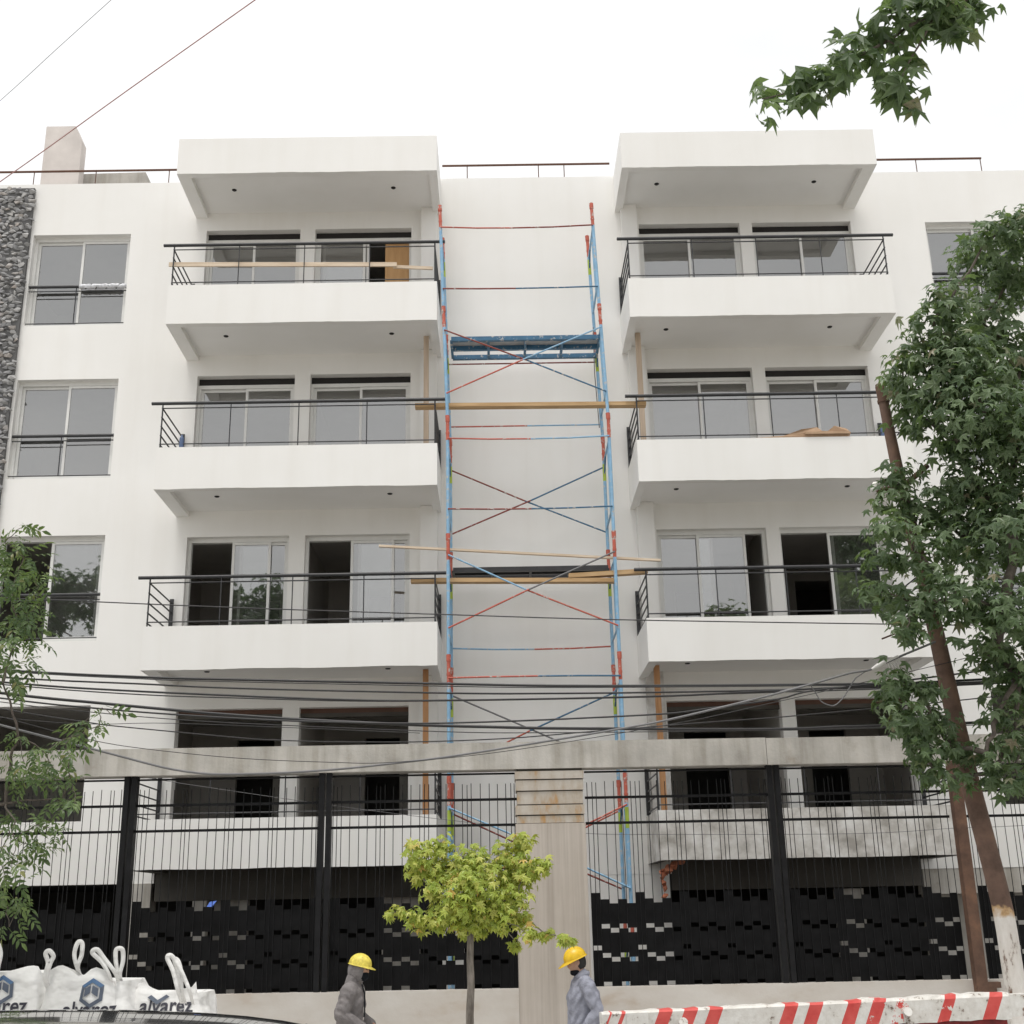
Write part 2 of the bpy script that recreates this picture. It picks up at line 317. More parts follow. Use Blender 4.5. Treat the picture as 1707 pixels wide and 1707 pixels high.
# rooms behind the openings
YB = 4.6
for k in range(4):
    r = MB(); f, t = FZ[k], max(DT[k], WT[k]) + .12
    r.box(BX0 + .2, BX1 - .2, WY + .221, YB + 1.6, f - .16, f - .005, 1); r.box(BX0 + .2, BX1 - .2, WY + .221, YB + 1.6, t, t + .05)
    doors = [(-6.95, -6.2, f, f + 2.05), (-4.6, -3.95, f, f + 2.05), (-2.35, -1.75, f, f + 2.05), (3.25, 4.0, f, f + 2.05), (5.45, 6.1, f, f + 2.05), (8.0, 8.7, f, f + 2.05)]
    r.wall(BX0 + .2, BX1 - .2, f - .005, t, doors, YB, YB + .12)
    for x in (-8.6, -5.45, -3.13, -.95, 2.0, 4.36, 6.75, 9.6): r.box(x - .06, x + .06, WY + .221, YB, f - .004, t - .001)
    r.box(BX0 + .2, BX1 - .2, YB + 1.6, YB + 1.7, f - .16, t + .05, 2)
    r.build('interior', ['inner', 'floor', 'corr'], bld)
# piers standing proud of the wall beside the stacks, storey by storey
for k in range(4):
    for a, b in ((XL1 - .33, XL1 - .062), (XR0 + .092, XR0 + .36)):
        MB().box(a, b, WY - .115, WY - .002, FZ[k], BZ[k + 1] + .079).build('corner_pier', 'white' if k or a < 0 else 'dirty', bld)

def edge_jit(n, amp): return [random.uniform(-amp, amp) for _ in range(n)]
def balcony(x0, x1, k, right):
    b0, p = BZ[k], PZ[k]; roof = k == 4; name = 'roof_canopy' if roof else 'balcony'
    m = MB(); n = 40
    xs = [x0 + (x1 - x0) * i / n for i in range(n + 1)]
    j = [0 if i in (0, n) else (.004 * math.sin(i * .37 + k * 2.1 + right) + random.uniform(-.003, .003)) for i in range(n + 1)]
    j[0] = j[n] = 0
    slab = b0 + .085; tI = (p if roof else FZ[k])
    for i in range(n):                                        # front face with a hand-trowelled lower arris
        m.quad((xs[i], 0, b0 + j[i]), (xs[i + 1], 0, b0 + j[i + 1]), (xs[i + 1], 0, p), (xs[i], 0, p))
        m.quad((xs[i], .13, b0 + .004), (xs[i + 1], .13, b0 + .004), (xs[i + 1], 0, b0 + j[i + 1]), (xs[i], 0, b0 + j[i]), 3)
    m.quad((x0, WY, b0), (x0, 0, b0), (x0, 0, p), (x0, WY, p)); m.quad((x1, 0, b0), (x1, WY, b0), (x1, WY, p), (x1, 0, p))
    L, Rr = (.20, .13) if not right else (.13, .20)
    xa, xb = x0 + L, x1 - Rr
    m.quad((x0, WY, b0), (xa, WY, b0), (xa, .13, b0 + .004), (x0, .13, b0 + .004), 3); m.quad((xb, WY, b0), (x1, WY, b0), (x1, .13, b0 + .004), (xb, .13, b0 + .004), 3)
    m.quad((xa, .13, b0 + .004), (xa, WY, b0), (xa, WY, slab), (xa, .13, slab), 3); m.quad((xb, WY, b0), (xb, .13, b0 + .004), (xb, .13, slab), (xb, WY, slab), 3); m.quad((xa, .13, b0 + .004), (xa, .13, slab), (xb, .13, slab), (xb, .13, b0 + .004), 3)
    m.quad((xa, WY, slab), (xb, WY, slab), (xb, .13, slab), (xa, .13, slab), 1)
    if roof: m.quad((x0, 0, p), (x1, 0, p), (x1, WY + .3, p), (x0, WY + .3, p)); m.quad((x0, WY, p - .5), (x0, WY, p), (x0, WY + .3, p), (x0, WY + .3, p - .5)); m.quad((x1, WY, p), (x1, WY, p - .5), (x1, WY + .3, p - .5), (x1, WY + .3, p))
    else:
        T = .13
        m.quad((x0, 0, p), (x1, 0, p), (x1 - T, T, p), (x0 + T, T, p)); m.quad((x0, WY, p), (x0, 0, p), (x0 + T, T, p), (x0 + T, WY, p)); m.quad((x1, 0, p), (x1, WY, p), (x1 - T, WY, p), (x1 - T, T, p))
        m.quad((x0 + T, T, p), (x1 - T, T, p), (x1 - T, T, tI), (x0 + T, T, tI)); m.quad((x0 + T, WY, p), (x0 + T, T, p), (x0 + T, T, tI), (x0 + T, WY, tI)); m.quad((x1 - T, T, p), (x1 - T, WY, p), (x1 - T, WY, tI), (x1 - T, T, tI))
        m.quad((x0 + T, T, tI), (x1 - T, T, tI), (x1 - T, WY - .001, tI), (x0 + T, WY - .001, tI), 2)
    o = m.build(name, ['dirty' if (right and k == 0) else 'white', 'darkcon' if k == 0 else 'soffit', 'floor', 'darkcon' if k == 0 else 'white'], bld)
    if right and k == 0: tag(o, 'rough balcony front with only a patchy grey first coat of plaster')
    if k > 0:
        for fx in ((.19, .82) if not right else (.155, .79)):
            x = x0 + (x1 - x0) * fx
            d = MB(); d.lathe([(.001, slab - .012), (.032, slab - .012), (.040, slab - .004), (.040, slab - .001)], (x, .62, 0), 16); d.build('downlight', 'slot', o)
    if not roof: railing(o, x0, x1, p, k, right)
    return o
def railing(par, x0, x1, p, k, right):
    yf = .06; h = p + .735
    r = MB()
    r.tube([(x0 - .135, yf, h), (x1 + .125, yf, h)], .026, 10)
    for z in (p + .655, p + .075): r.tube([(x0 + .03, yf, z), (x1 - .03, yf, z)], .0095, 6)
    n = 4
    for i in range(n + 1):
        x = x0 + .035 + (x1 - x0 - .07) * i / n
        r.tube([(x, yf, p - .01), (x, yf, h)], .0085 if 0 < i < n else .012, 6)
    for x, s in ((x0 + .035, 1), (x1 - .035, -1)):
        for q in range(5):
            z = p + .06 + .148 * q
            r.tube([(x, yf - .02, z), (x, WY - .05, z)], .012, 6)
        r.box(x - .03, x + .03, WY - .06, WY - .04, p + .02, p + .72)
    r.build('railing', 'rail', par)
for k in range(5):
    balcony(XL0, XL1, k, False); balcony(XR0, XR1, k, True)

def opening(kind, x0, x1, z0, z1, y, sashes, slot, rail=None):
    """frame with sliding sashes; sashes: (xa, xb, track)"""
    m = MB(); fw = .045; y1 = y + .09; zt = z1 - (.12 if slot else .0)
    m.box(x0, x0 + fw, y, y1, z0 + .03, zt); m.box(x1 - fw, x1, y, y1, z0 + .03, zt); m.box(x0 + .002, x1 - .002, y - .003, y1, zt - .06, zt + .002); m.box(x0, x1, y - .002, y1, z0, z0 + .032)
    if slot: m.box(x0 + .001, x1 - .001, y + .02, y1, zt + .002, z1 - .0, 1)
    for xa, xb, t in sashes:
        yy = y + .012 + .036 * t; s = .042; za, zb = z0 + .034, zt - .062
        m.box(xa, xa + s, yy, yy + .03, za, zb); m.box(xb - s, xb, yy, yy + .03, za, zb); m.box(xa + s, xb - s, yy, yy + .03, zb - s, zb); m.box(xa + s, xb - s, yy, yy + .03, za, za + s + .02)
    o = m.build(kind, ['alu', 'slot'], bld)
    for xa, xb, t in sashes:
        yy = y + .027 + .036 * t
        MB().quad((xa + .04, yy, z0 + .09), (xb - .04, yy, z0 + .09), (xb - .04, yy, zt - .10), (xa + .04, yy, zt - .10)).build('pane', 'glass', o)
    if rail: rail(o)
    return o
YW = WY + .125
for k in (1, 2, 3):
    for i, (a, b) in enumerate(LD + RD):
        w_ = b - a; mid = a + w_ * .5; slot = k > 1
        s = [(a + .045, mid + .022, 1), (mid - .022, b - .045, 0)]
        if k == 1:
            if i == 0: s = [(a + w_ * .43, b - .3, 0), (a + w_ * .50, b - .045, 1)]
            if i == 1: s = [(a + w_ * .43, b - .25, 0), (a + w_ * .50, b - .045, 1)]
            if i == 2: s = [(a + .045, a + w_ * .52, 1), (a + w_ * .37, a + w_ * .82, 0)]
            if i == 3: s = [(a + w_ * .46, a + w_ * .94, 0), (a + w_ * .5, b - .045, 1)]
        if k == 3 and i == 1: s = [(a + .045, mid + .03, 0), (a + .12, mid + .09, 1)]
        opening('sliding_door', a, b, FZ[k], DT[k], YW, s, slot)
def juliet(x0, x1, z0):
    def f(par):
        r = MB(); y = WY + .05; h = z0 + .745
        r.tube([(x0 + .002, y, h), (x1 - .002, y, h)], .026, 10)
        for z in (h - .085, z0 + .06): r.tube([(x0 + .002, y, z), (x1 - .002, y, z)], .0095, 6)
        r.tube([((x0 + x1) / 2 - .03, y, z0 + .06), ((x0 + x1) / 2 - .03, y, h)], .0095, 6)
        r.build('railing', 'rail', par)
    return f
for k in (1, 2, 3):
    for a, b in (LW, RW):
        mid = (a + b) / 2
        s = [(a + .045, mid + .022, 1), (mid - .022, b - .045, 0)]
        if k == 1 and a < 0: s = [(mid - .04, b - .045, 0), (mid - .06, b - .1, 1)]
        opening('window', a, b, WB[k], WT[k], YW, s, False, juliet(a, b, WB[k]))
# shutter heads left in the unfinished first-floor openings
for a, b in LD + RD:
    m = MB(); m.box(a, b, YW + .02, YW + .09, DT[0] - .07, DT[0]); m.box(a, b, YW + .0, YW + .08, DT[0] - .13, DT[0] - .071, 1); m.build('shutter_head', ['brownstrip', 'darkcon'], bld)
# wooden leaf standing inside the top left opening
a, b = LD[1]; MB().box(a + 1.18, b - .05, YW + .10, YW + .13, FZ[3], DT[3] - .14).build('plywood_sheet', 'doorwood', bld, label='orange plywood sheet standing inside the top floor sliding door')
# stone cladding strip on the left
m = MB(); m.box(-9.6, -7.85, WY - .06, WY - .002, 2.5, 13.98); m.build('cladding_backing', 'jointshade', bld)
m = MB(); zz = 5.2
def rock(m, c, sx, sy, sz, n=11):
    bm = bmesh.new()
    for _ in range(n):
        d = Vector((random.gauss(0, 1), random.gauss(0, 1), random.gauss(0, 1))).normalized() * random.uniform(.8, 1.15); bm.verts.new((c[0] + d.x * sx, c[1] + d.y * sy, c[2] + d.z * sz))
    h = bmesh.ops.convex_hull(bm, input=bm.verts); bmesh.ops.delete(bm, geom=[v for v in bm.verts if not v.link_faces], context='VERTS'); bm.verts.index_update()
    vs = [v.co[:] for v in bm.verts]; fs = [tuple(v.index for v in f.verts) for f in bm.faces]; bm.free(); m.add(vs, fs)
while zz < 14.0:
    x = -9.2 + random.uniform(0, .06)
    while x < -7.86:
        w_ = random.uniform(.05, .088); rock(m, (x, WY - .06 + random.uniform(-.018, .012), zz + random.uniform(-.03, .03)), w_, .045, random.uniform(.034, .056)); x += w_ * random.uniform(1.15, 1.5)
    zz += .07
m.build('stone_cladding', 'stone', bld)
# roof: stair tower, tank housing, safety rails
m = MB(); A = [(-8.49, 15.0), (-8.49, 16.45), (-7.93, 16.45), (-7.78, 16.12), (-7.78, 15.0)]
A = [(x, 13.6 if z == 15.0 else z) for x, z in A]; y0, y1 = 3.0, 3.25
m.add([(x, y0, z) for x, z in A] + [(x, y1, z) for x, z in A], [(4, 3, 2, 1, 0), (5, 6, 7, 8, 9)] + [(i, (i + 1) % 5, 5 + (i + 1) % 5, 5 + i) for i in range(5)]); m.build('chimney', 'shaft', bld)
q = [U(132, 312, 3.4), U(138, 290, 3.4), U(243, 287, 3.4), U(257, 308, 3.4)]
m = MB(); P = [(v.x, v.z) for v in q]; P[0] = (P[0][0], 13.62); P[3] = (P[3][0] + .15, 13.62)
m.add([(x, 3.4, z) for x, z in P] + [(x, 4.6, z) for x, z in P], [(0, 3, 2, 1), (4, 5, 6, 7)] + [(i, (i + 1) % 4, 4 + (i + 1) % 4, 4 + i) for i in range(4)][0:4]); m.build('tank_housing', 'concrete', bld)
def rrail(x0, x1, posts, z=None):
    r = MB(); y = WY + .16; z = RT + .36
    r.tube([(x0, y, z), (x1, y, z)], .02, 8); r.tube([(x0, y, RT + .02), (x1, y, RT + .02)], .007, 6)
    for x in posts: r.tube([(x, y, RT - .02), (x, y, z)], .009, 6)
    r.build('roof_rail', 'brownstrip', bld)
rrail(-9.5, XL0 - .02, [-9.4, -7.98, -6.9, -5.62]); rrail(XL1 + .02, XR0 - .03, [-.4, .85, 1.3]); rrail(XR1 + .03, 8.66, [7.5, 8.64])
# broken corner under the unfinished right balcony
m = MB()
for i in range(9):
    t = i / 8; rock(m, (XR0 + .06 + .22 * t + random.uniform(-.02, .02), .18 + random.uniform(-.05, .05), BZ[0] - .17 + .16 * t), .075, .08, .055)
for i in range(4): rock(m, (XR0 + .06, .2, BZ[0] - .2 - .08 * i), .05, .06, .06)
m.build('broken_brickwork', 'brick', bld)

# ------------------------------------------------------------------ concrete frame of the street fence
fw = thing('concrete_fence_frame', 'stained concrete beam, column and low wall that frame the street fence', 'fence', (.55, -3, 0))
m = MB(); n = 60; X0, X1 = -9.0, 10.0
m.box(X0, 3.02, -3.12, -2.84, 3.505, 3.805); m.box(3.026, X1, -3.118, -2.84, 3.503, 3.80); m.build('beam', 'concrete', fw)
m = MB(); m.box(.165, .945, -3.10, -2.72, 0, 2.905); m.build('column', 'board', fw)
m = MB(); z = 2.91
for h, ins in ((.092, .004), (.115, -.006), (.15, .012), (.125, .0), (.10, -.008)):
    m.box(.175 + ins, .935 - ins * .6, -3.095 + ins * 1.2 - .006, -2.72, z, z + h - .014); z += h
m.box(.19, .925, -3.08, -2.73, 2.906, 3.503, 1); m.build('column_head', ['rustcon', 'darkcon'], fw)
for a, b in ((X0, .164), (.946, X1)): MB().box(a, b, -3.10, -2.88, 0, 1.19).build('base_wall', 'basew', fw)

# ------------------------------------------------------------------ steel fence bays
zrow = lambda y: U(1010, y, -3.0).z
Z = {y: zrow(v) for y, v in dict(base=1644, e0b=1644, o2=1602.9, m=1596, e2=1589, q1=1583.7, q0=1576.5, o1=1554.5, m1=1547.6, e1=1540.5, otop=1505.7, etop=1498.7, ptop=1488).items()}
Z['base'] = 1.192; Z['unit'] = Z['m1'] - Z['o1']
PIT = .0975
def fence_bay(x0, x1, label, start):
    t = thing('fence_bay', label, 'fence bay', ((x0 + x1) / 2, -3, 1.19), 'steel fence bays between the posts')
    bars = MB(); pl = MB(); x = x0; k = start; y = -3.0; zt = 3.36
    def bar(xx):
        tilt = random.uniform(-.006, .006); bars.tube([(xx, y, 1.192), (xx + tilt, y + random.uniform(-.004, .004), zt + random.uniform(-.012, .012))], .0043, 6)
    while x < x1 - .03:
        x2 = min(x + PIT, x1); bar(x); a, b = x + .001, x2 - .001; ys = -2.996 + .004 * (k % 2)
        if k % 5 == 0:
            bar(x + PIT / 2); segs = [(1.192, Z['q1']), (Z['q0'], Z['ptop'])]
        elif k % 5 in (1, 3): segs = [(1.192 + Z['unit'], Z['m']), (Z['e2'], Z['m1']), (Z['e1'], Z['etop'])]
        else: segs = [(1.192, Z['o2']), (Z['m'], Z['o1']), (Z['m1'], Z['otop'])]
        for s0, s1 in segs: pl.box(a, b, ys, ys + .003, s0 + random.uniform(0, .003), s1 - random.uniform(0, .003))
        x += PIT; k += 1
    bar(x1)
    bars.build('bars', 'black', t); pl.build('infill_plates', 'blackplate', t)
    for z in (3.185, 2.905): MB().box(x0 - .03, x1 + .03, -2.985, -2.965, z - .014, z + .014).build('cross_rail', 'black', t)
    MB().tube([(x0 - .03, -2.98, 3.47), (x1 + .03, -2.98, 3.47)], .011, 6).build('top_rail', 'black', t)
fence_bay(-6.35, -4.275, 'black steel fence bay at the far left, half hidden by leaves', 0)
fence_bay(-4.065, -2.05, 'black steel fence bay just behind the white bags, second from the left', 0)
fence_bay(-1.885, .155, 'black steel fence bay directly left of the concrete column', 0)
fence_bay(.985, 3.0, 'black steel fence bay directly right of the concrete column', 0)
fence_bay(3.185, 5.02, 'black steel fence bay between the two posts right of the column', 0)
fence_bay(5.26, 7.3, 'black steel fence bay behind the leaning pole, at the far right', 0)
def post(x, label, rust=False):
    t = thing('fence_post', label, 'fence post', (x, -3, 1.19), None if rust else 'black fence posts')
    if rust:
        m = MB(); m.box(x - .06, x + .06, -3.21, -3.09, .2, 3.5); m.build('upright', 'rust', t)
        m = MB(); m.box(x + .06, x + .2, -3.2, -3.12, 1.11, 1.17); m.box(x + .06, x + .15, -3.2, -3.12, .95, 1.109); m.build('bracket', 'rust', t)
    else:
        for d in (-.042, .042):
            m = MB(); m.box(x + d - .029, x + d + .029, -3.06, -2.94, 1.192, 3.504); m.build('upright', 'black', t)
post(-4.165, 'black double tube fence post left of the sapling, nearest the white bags'); post(-1.97, 'black double tube fence post midway between bags and sapling'); post(3.09, 'black double tube fence post right of the concrete column')
post(5.10, 'rusty brown fence post with a stepped bracket, beside the leaning pole', True)
# ------------------------------------------------------------------ scaffold between the two balcony stacks
YF, YK = .0, 1.0; SL, SR = -.70, 1.72
JZ = [.12, 1.93, 3.76, 5.45, 7.24, 9.10, 10.93, 12.72]
sc = thing('scaffold_tower', 'tall narrow blue and red frame scaffold standing between the two balcony stacks', 'scaffold', (.5, .5, 0))
for i in range(7):
    a, b = JZ[i], JZ[i + 1]; a += .0 if i else 0
    for X in (SL, SR):
        m = MB(); rd = .40 if i != 5 else .36
        for y in (YF, YK):
            m.tube([(X, y, a + .002), (X, y, b - rd)], .0255, 10, 0); m.tube([(X, y, b - rd), (X, y, b - .10)], .0257, 10, 1); m.tube([(X, y, b - .10), (X, y, b - .002)], .033, 10, 1)
            m.tube([(X, y, b - .30), (X, y, b - .27)], .030, 10, 1)
            if y == YK or i == 1: m.tube([(X, y, b - rd - .34), (X, y, b - rd - .06)], .0268, 10, 2)
        for z in (a + .35, b - rd - .02): m.tube([(X, YF + .02, z), (X, YK - .02, z)], .017, 8, 0)
        m.tube([(X, YF + .02, b - .62), (X, YF + .3, b - rd - .03)], .013, 6, 3); m.tube([(X, YK - .02, b - .62), (X, YK - .3, b - rd - .03)], .013, 6, 3)
        m.tube([(X, YF + .3, a + .35), (X, YF + .3, b - rd - .02)], .012, 6, 0)
        m.v = [(x + (-.03 * max(0, z - 9.0)), y, z) for x, y, z in m.v]
        m.build('frame', ['blue', 'red', 'green', 'blued'], sc)
LEAN = lambda z: -.03 * max(0, z - 9.0)
def two(p, q, ca, cb, r=.0125, name='guard_tube', sag=0):
    p = Vector(p); q = Vector(q); p.x += LEAN(p.z); q.x += LEAN(q.z); c = (p + q) / 2 + Vector((random.uniform(-.1, .1), 0, -sag)); m = MB()
    m.tube([p, (p + c) / 2 - Vector((0, 0, sag * .3)), c], r, 8, 0); m.tube([c, (c + q) / 2 - Vector((0, 0, sag * .3)), q], r, 8, 1); m.build(name, [ca, cb], sc)
yf, yk = YF - .035, YK + .035
two((SL, yf, 12.31), (SR, yf, 12.31), 'red', 'darkred', sag=.035); two((SL, yf, 11.22), (SR, yf, 11.22), 'darkred', 'blued', sag=.015)
two((SL, yf, 8.72), (SR, yf, 8.72), 'red', 'blue', sag=.03); two((SL, yf, 7.61), (SR, yf, 7.61), 'darkred', 'blued', sag=.02)
two((SL, yk, 9.33), (SR, yk, 9.33), 'red', 'blue'); two((SL, yk, 10.42), (SR, yk, 10.42), 'darkred', 'darkred'); two((SL, yk, 5.75), (SR, yk, 5.74), 'blue', 'red', sag=.03); two((SL, yf, 5.11), (SR, yf, 5.10), 'red', 'blued', sag=-.01)
for (y, zt, zb, c) in ((yf, 10.51, 9.44, ('darkred', 'blued', 'red', 'blue')), (yk, 8.60, 7.53, ('darkred', 'blued', 'darkred', 'blued')), (yf, 6.91, 5.82, ('blue', 'red', 'red', 'cableg')), (yk, 5.04, 3.95, ('cableg', 'cableg', 'red', 'blued')), (yf, 3.33, 2.24, ('blue', 'blue', 'blue', 'red')), (yk, 3.33, 2.24, ('darkred', 'darkred', 'red', 'red'))):
    two((SL, y, zt), (SR, y, zb), c[0], c[1], .0125, 'cross_brace'); two((SL, y - .026, zb), (SR, y - .026, zt), c[2], c[3], .0125, 'cross_brace')
for z, ya in ((10.46, .28), (6.80, .56)):
    m = MB(); x0, x1 = SL + .05, SR - .05
    for y in (ya, (ya + .95) / 2, .95): m.box(x0, x1, y - .03, y + .03, z, z + .07, 0 if y < .9 else 1)
    for i in range(5): x = x0 + (x1 - x0) * i / 4; m.box(x - .02, x + .02, ya + .031, .92, z + .002, z + .04, 1)
    m.box(x0, x1, ya + .02, (ya + .95) / 2, z + .071, z + .078, 2); m.build('deck', ['blued' if z > 8 else 'rail', 'blued' if z > 8 else 'rail', 'meshg'], sc)
m = MB(); m.tube([(SR - .08, .95, 11.0), (SR - .09, .96, 10.2), (SR - .05, .97, 9.25)], .008, 6); m.build('hanging_rope', 'cableg', sc)
for X in (SL, SR): MB().box(X - .25, X + .25, -.15, 1.15, .022, .118).build('sole_board', 'wood', sc)

# ------------------------------------------------------------------ loose timber and small things
def loose(name, mb, mat, label, cat, group=None): return tag(mb.build(name, mat), label=label, cat=cat, group=group)
loose('plank', MB().bar((-1.20, .17, 9.325), (2.32, .17, 9.30), .13, .06), 'wood', 'long yellow plank across the scaffold between the third floor balconies', 'plank')
loose('plank', MB().bar((-1.25, .17, 6.58), (1.75, .17, 6.53), .13, .06), 'wood', 'longer yellow plank across the scaffold between the second floor balconies', 'plank')
loose('plank', MB().bar((1.05, .16, 6.605), (2.20, .16, 6.66), .12, .065), 'wood', 'short yellow plank lapped onto the right end of the lower long plank', 'plank')
loose('batten', MB().bar((-1.72, .14, 7.11), (2.40, .14, 6.82), .05, .032), 'woodpale', 'thin pale batten sloping across the scaffold above the lower planks', 'batten')
loose('batten', MB().bar((-5.10, .12, 11.80), (-1.5, .12, 11.74), .03, .07), 'woodpale', 'long pale batten tied along the top left balcony railing', 'batten')
loose('batten', MB().bar((-1.56, .15, 11.72), (-.93, .15, 11.68), .03, .05), 'woodpale', 'short pale batten end at the right side of the top left balcony railing', 'batten')
def prop(x, z0, z1, mat, label):
    m = MB(); m.box(x - .04, x + .04, .72, .80, z0, z1); loose('timber_prop', m, mat, label, 'timber prop', 'timber props standing on the balconies')
prop(XL1 - .21, FZ[2], BZ[3] + .08, 'woodpalev', 'pale timber prop on the third floor balcony left of the scaffold')
prop(XL1 - .21, FZ[0], BZ[1] + .08, 'woodv', 'orange timber prop on the lowest balcony left of the scaffold')
prop(XR0 + .2, FZ[2], BZ[3] + .08, 'woodpalev', 'pale timber prop on the third floor balcony right of the scaffold')
prop(XR0 + .2, FZ[0], BZ[1] + .08, 'woodv', 'orange timber prop on the unplastered lowest balcony right of the scaffold')
m = MB(); prof = [(3.92, 8.664), (4.35, 8.70), (4.62, 8.79), (4.86, 8.83), (4.93, 8.76), (5.02, 8.765), (5.12, 8.84), (5.3, 8.80), (5.36, 8.73), (5.30, 8.668)]; n = len(prof)
m.add([(x, .01 + .02 * (i % 2), z) for i, (x, z) in enumerate(prof)] + [(x + .03, .30, z - .02) for x, z in prof], [tuple(range(n))[::-1], tuple(range(n, 2 * n))] + [(i, (i + 1) % n, n + (i + 1) % n, n + i) for i in range(n)]); m.box(4.66, 5.33, -.03, .009, 8.70, 8.735)
loose('cardboard_sheet', m, 'card', 'flattened brown cardboard lying on the parapet of the right third floor balcony', 'cardboard')
def tin(x, y, z, label):
    m = MB(); m.lathe([(.0, 0), (.032, 0), (.034, .02), (.034, .16), (.028, .18), (.014, .20), (.014, .22), (0, .22)], (x, y, z), 16); loose('blue_canister', m, 'bluep', label, 'canister')
tin(-4.70, .075, 8.662, 'small blue canister on the left third floor parapet beside the railing'); tin(5.86, .075, 8.662, 'small blue canister on the right third floor parapet beside the leaning pole')
# plastic wound round the top left window rail
m = MB(); y = WY + .05; h = WB[3] + .745; pts = [(LW[0] + .85 + .88 * i / 22, y + random.uniform(-.006, .006), h + random.uniform(-.008, .008)) for i in range(23)]
m.tube(pts, [.034 + .012 * abs(math.sin(i * 1.3)) for i in range(23)], 10, 0)
for i in range(5): x = LW[0] + .95 + .17 * i; m.tube([(x, y, h - .045), (x + .05, y - .03, h), (x + .1, y, h + .045)], .012, 6, 1)
loose('plastic_wrapping', m, ['wrap', 'rail'], 'crumpled white plastic wound round the top left window rail', 'plastic wrap')
m = MB(); v = U(352, 1508, -2.9)
m.add([(v.x - .06, -2.90, v.z - .04), (v.x + .02, -2.94, v.z - .02), (v.x + .06, -2.9, v.z + .04), (v.x - .02, -2.88, v.z + .03), (v.x - .0, -2.87, v.z - .05)], [(0, 1, 2, 3), (0, 4, 1), (0, 3, 4), (3, 2, 4), (2, 1, 4)])
loose('blue_rag', m, 'bluel', 'small blue rag caught on the fence plates above the white bags', 'rag')

# ------------------------------------------------------------------ overhead cables
def smooth(P, n=6):
    P = [Vector(p) for p in P]; P = [P[0] * 2 - P[1]] + P + [P[-1] * 2 - P[-2]]; out = []
    for i in range(1, len(P) - 2):
        for k in range(n):
            t = k / n; a, b, c, d = P[i - 1], P[i], P[i + 1], P[i + 2]
            out.append(.5 * ((2 * b) + (c - a) * t + (2 * a - 5 * b + 4 * c - d) * t * t + (3 * b - a - 3 * c + d) * t ** 3))
    return out + [P[-2]]
def cable(label, px, r, mat='cable', Y=-5.9, left=True, right=True, name='overhead_cable', n=5):
    P = [U(x, y, Y if not isinstance(Y, tuple) else Y[0] + (Y[1] - Y[0]) * i / (len(px) - 1)) for i, (x, y) in enumerate(px)]
    if left: d = (P[0] - P[1]).normalized(); P = [P[0] + d * 6 + Vector((0, 0, .25))] + [P[0] + d * 2.5 + Vector((0, 0, .06))] + P
    if right: d = (P[-1] - P[-2]).normalized(); P = P + [P[-1] + d * 2.5 + Vector((0, 0, .06)), P[-1] + d * 7 + Vector((0, 0, .3))]
    return loose(name, MB().tube(smooth(P, n), r, 8), mat, label, 'cable')
cable('thick black cable running highest in the bundle across the street', [(20, 1118), (234, 1128.5), (350, 1132), (750, 1140), (914, 1143), (1120, 1143), (1450, 1140), (1590, 1135)], .0115)
cable('thin black wire clinging just under the topmost thick cable', [(20, 1120), (234, 1131.5), (350, 1135.5), (750, 1144), (914, 1146), (1120, 1145), (1450, 1142), (1590, 1138)], .005, Y=-5.95)
cable('medium black cable, second level of the bundle under the topmost cable', [(14, 1129.7), (234, 1140), (400, 1147.5), (746, 1155.4), (914, 1156), (1120, 1153.8), (1300, 1150), (1590, 1141)], .0085, Y=-5.85)
cable('medium black cable that rises to the right to join the topmost cable', [(21, 1138.6), (199, 1150.7), (400, 1160), (584, 1166.7), (700, 1168), (914, 1165), (1120, 1160), (1261, 1153), (1450, 1143.7), (1590, 1139)], .0095, Y=-5.92)
cable('slim black cable twisted beside the rising medium cable at the left', [(21, 1142.5), (234, 1157.8), (400, 1163.6), (584, 1168.5), (760, 1168), (1000, 1163), (1261, 1155), (1590, 1143)], .006, Y=-5.8)
cable('thickest black cable, sagging low across both balcony stacks', [(0, 1155), (164, 1171.8), (302, 1184.7), (350, 1189), (490, 1198.8), (607, 1204.6), (700, 1208.7), (823, 1212), (914, 1214), (1050, 1215), (1209, 1216), (1326, 1215), (1397, 1211.7), (1450, 1210.5), (1660, 1203)], .0135, Y=-6.0)
cable('black cable leaving the thickest cable and climbing to the right', [(0, 1163.6), (152, 1180), (302, 1191.8), (470, 1201), (640, 1205.5), (756, 1205), (914, 1199.6), (1106, 1190), (1181, 1181), (1298, 1165), (1359, 1150.8), (1560, 1128)], .008, Y=-6.05)
cable('thin wire just below the thickest cable, nearly level', [(0, 1170), (152, 1187), (302, 1200), (472, 1209), (748, 1220), (900, 1221.5), (1150, 1219), (1450, 1214)], .0042, Y=-5.88)
cable('thin black wire hanging between the low thick cable and the concrete beam', [(0, 1181), (150, 1204.6), (194, 1210.5), (400, 1230), (467, 1234), (561, 1236.7), (700, 1236.5), (847, 1230.8), (983, 1219.7), (1180, 1204), (1360, 1190)], .0055, Y=-5.7)
cable('grey black cable sagging across the concrete beam and rising to the clamp', [(164, 1251), (309, 1286), (420, 1290), (554, 1283), (678, 1270), (750, 1261), (860, 1244), (1020, 1217.3), (1118, 1199), (1261, 1164.8), (1345, 1142.5), (1415, 1122.6), (1452, 1116), (1497, 1095.7), (1561, 1069)], .010, 'cableg', Y=-6.15, right=False)
cable('hair thin wire crossing the left half of the concrete beam', [(40, 1205), (154, 1234), (248, 1249), (400, 1264), (551, 1270.7), (643, 1271.4), (781, 1260), (929, 1239.4), (1118, 1207.5), (1250, 1180)], .0032, Y=-6.2)
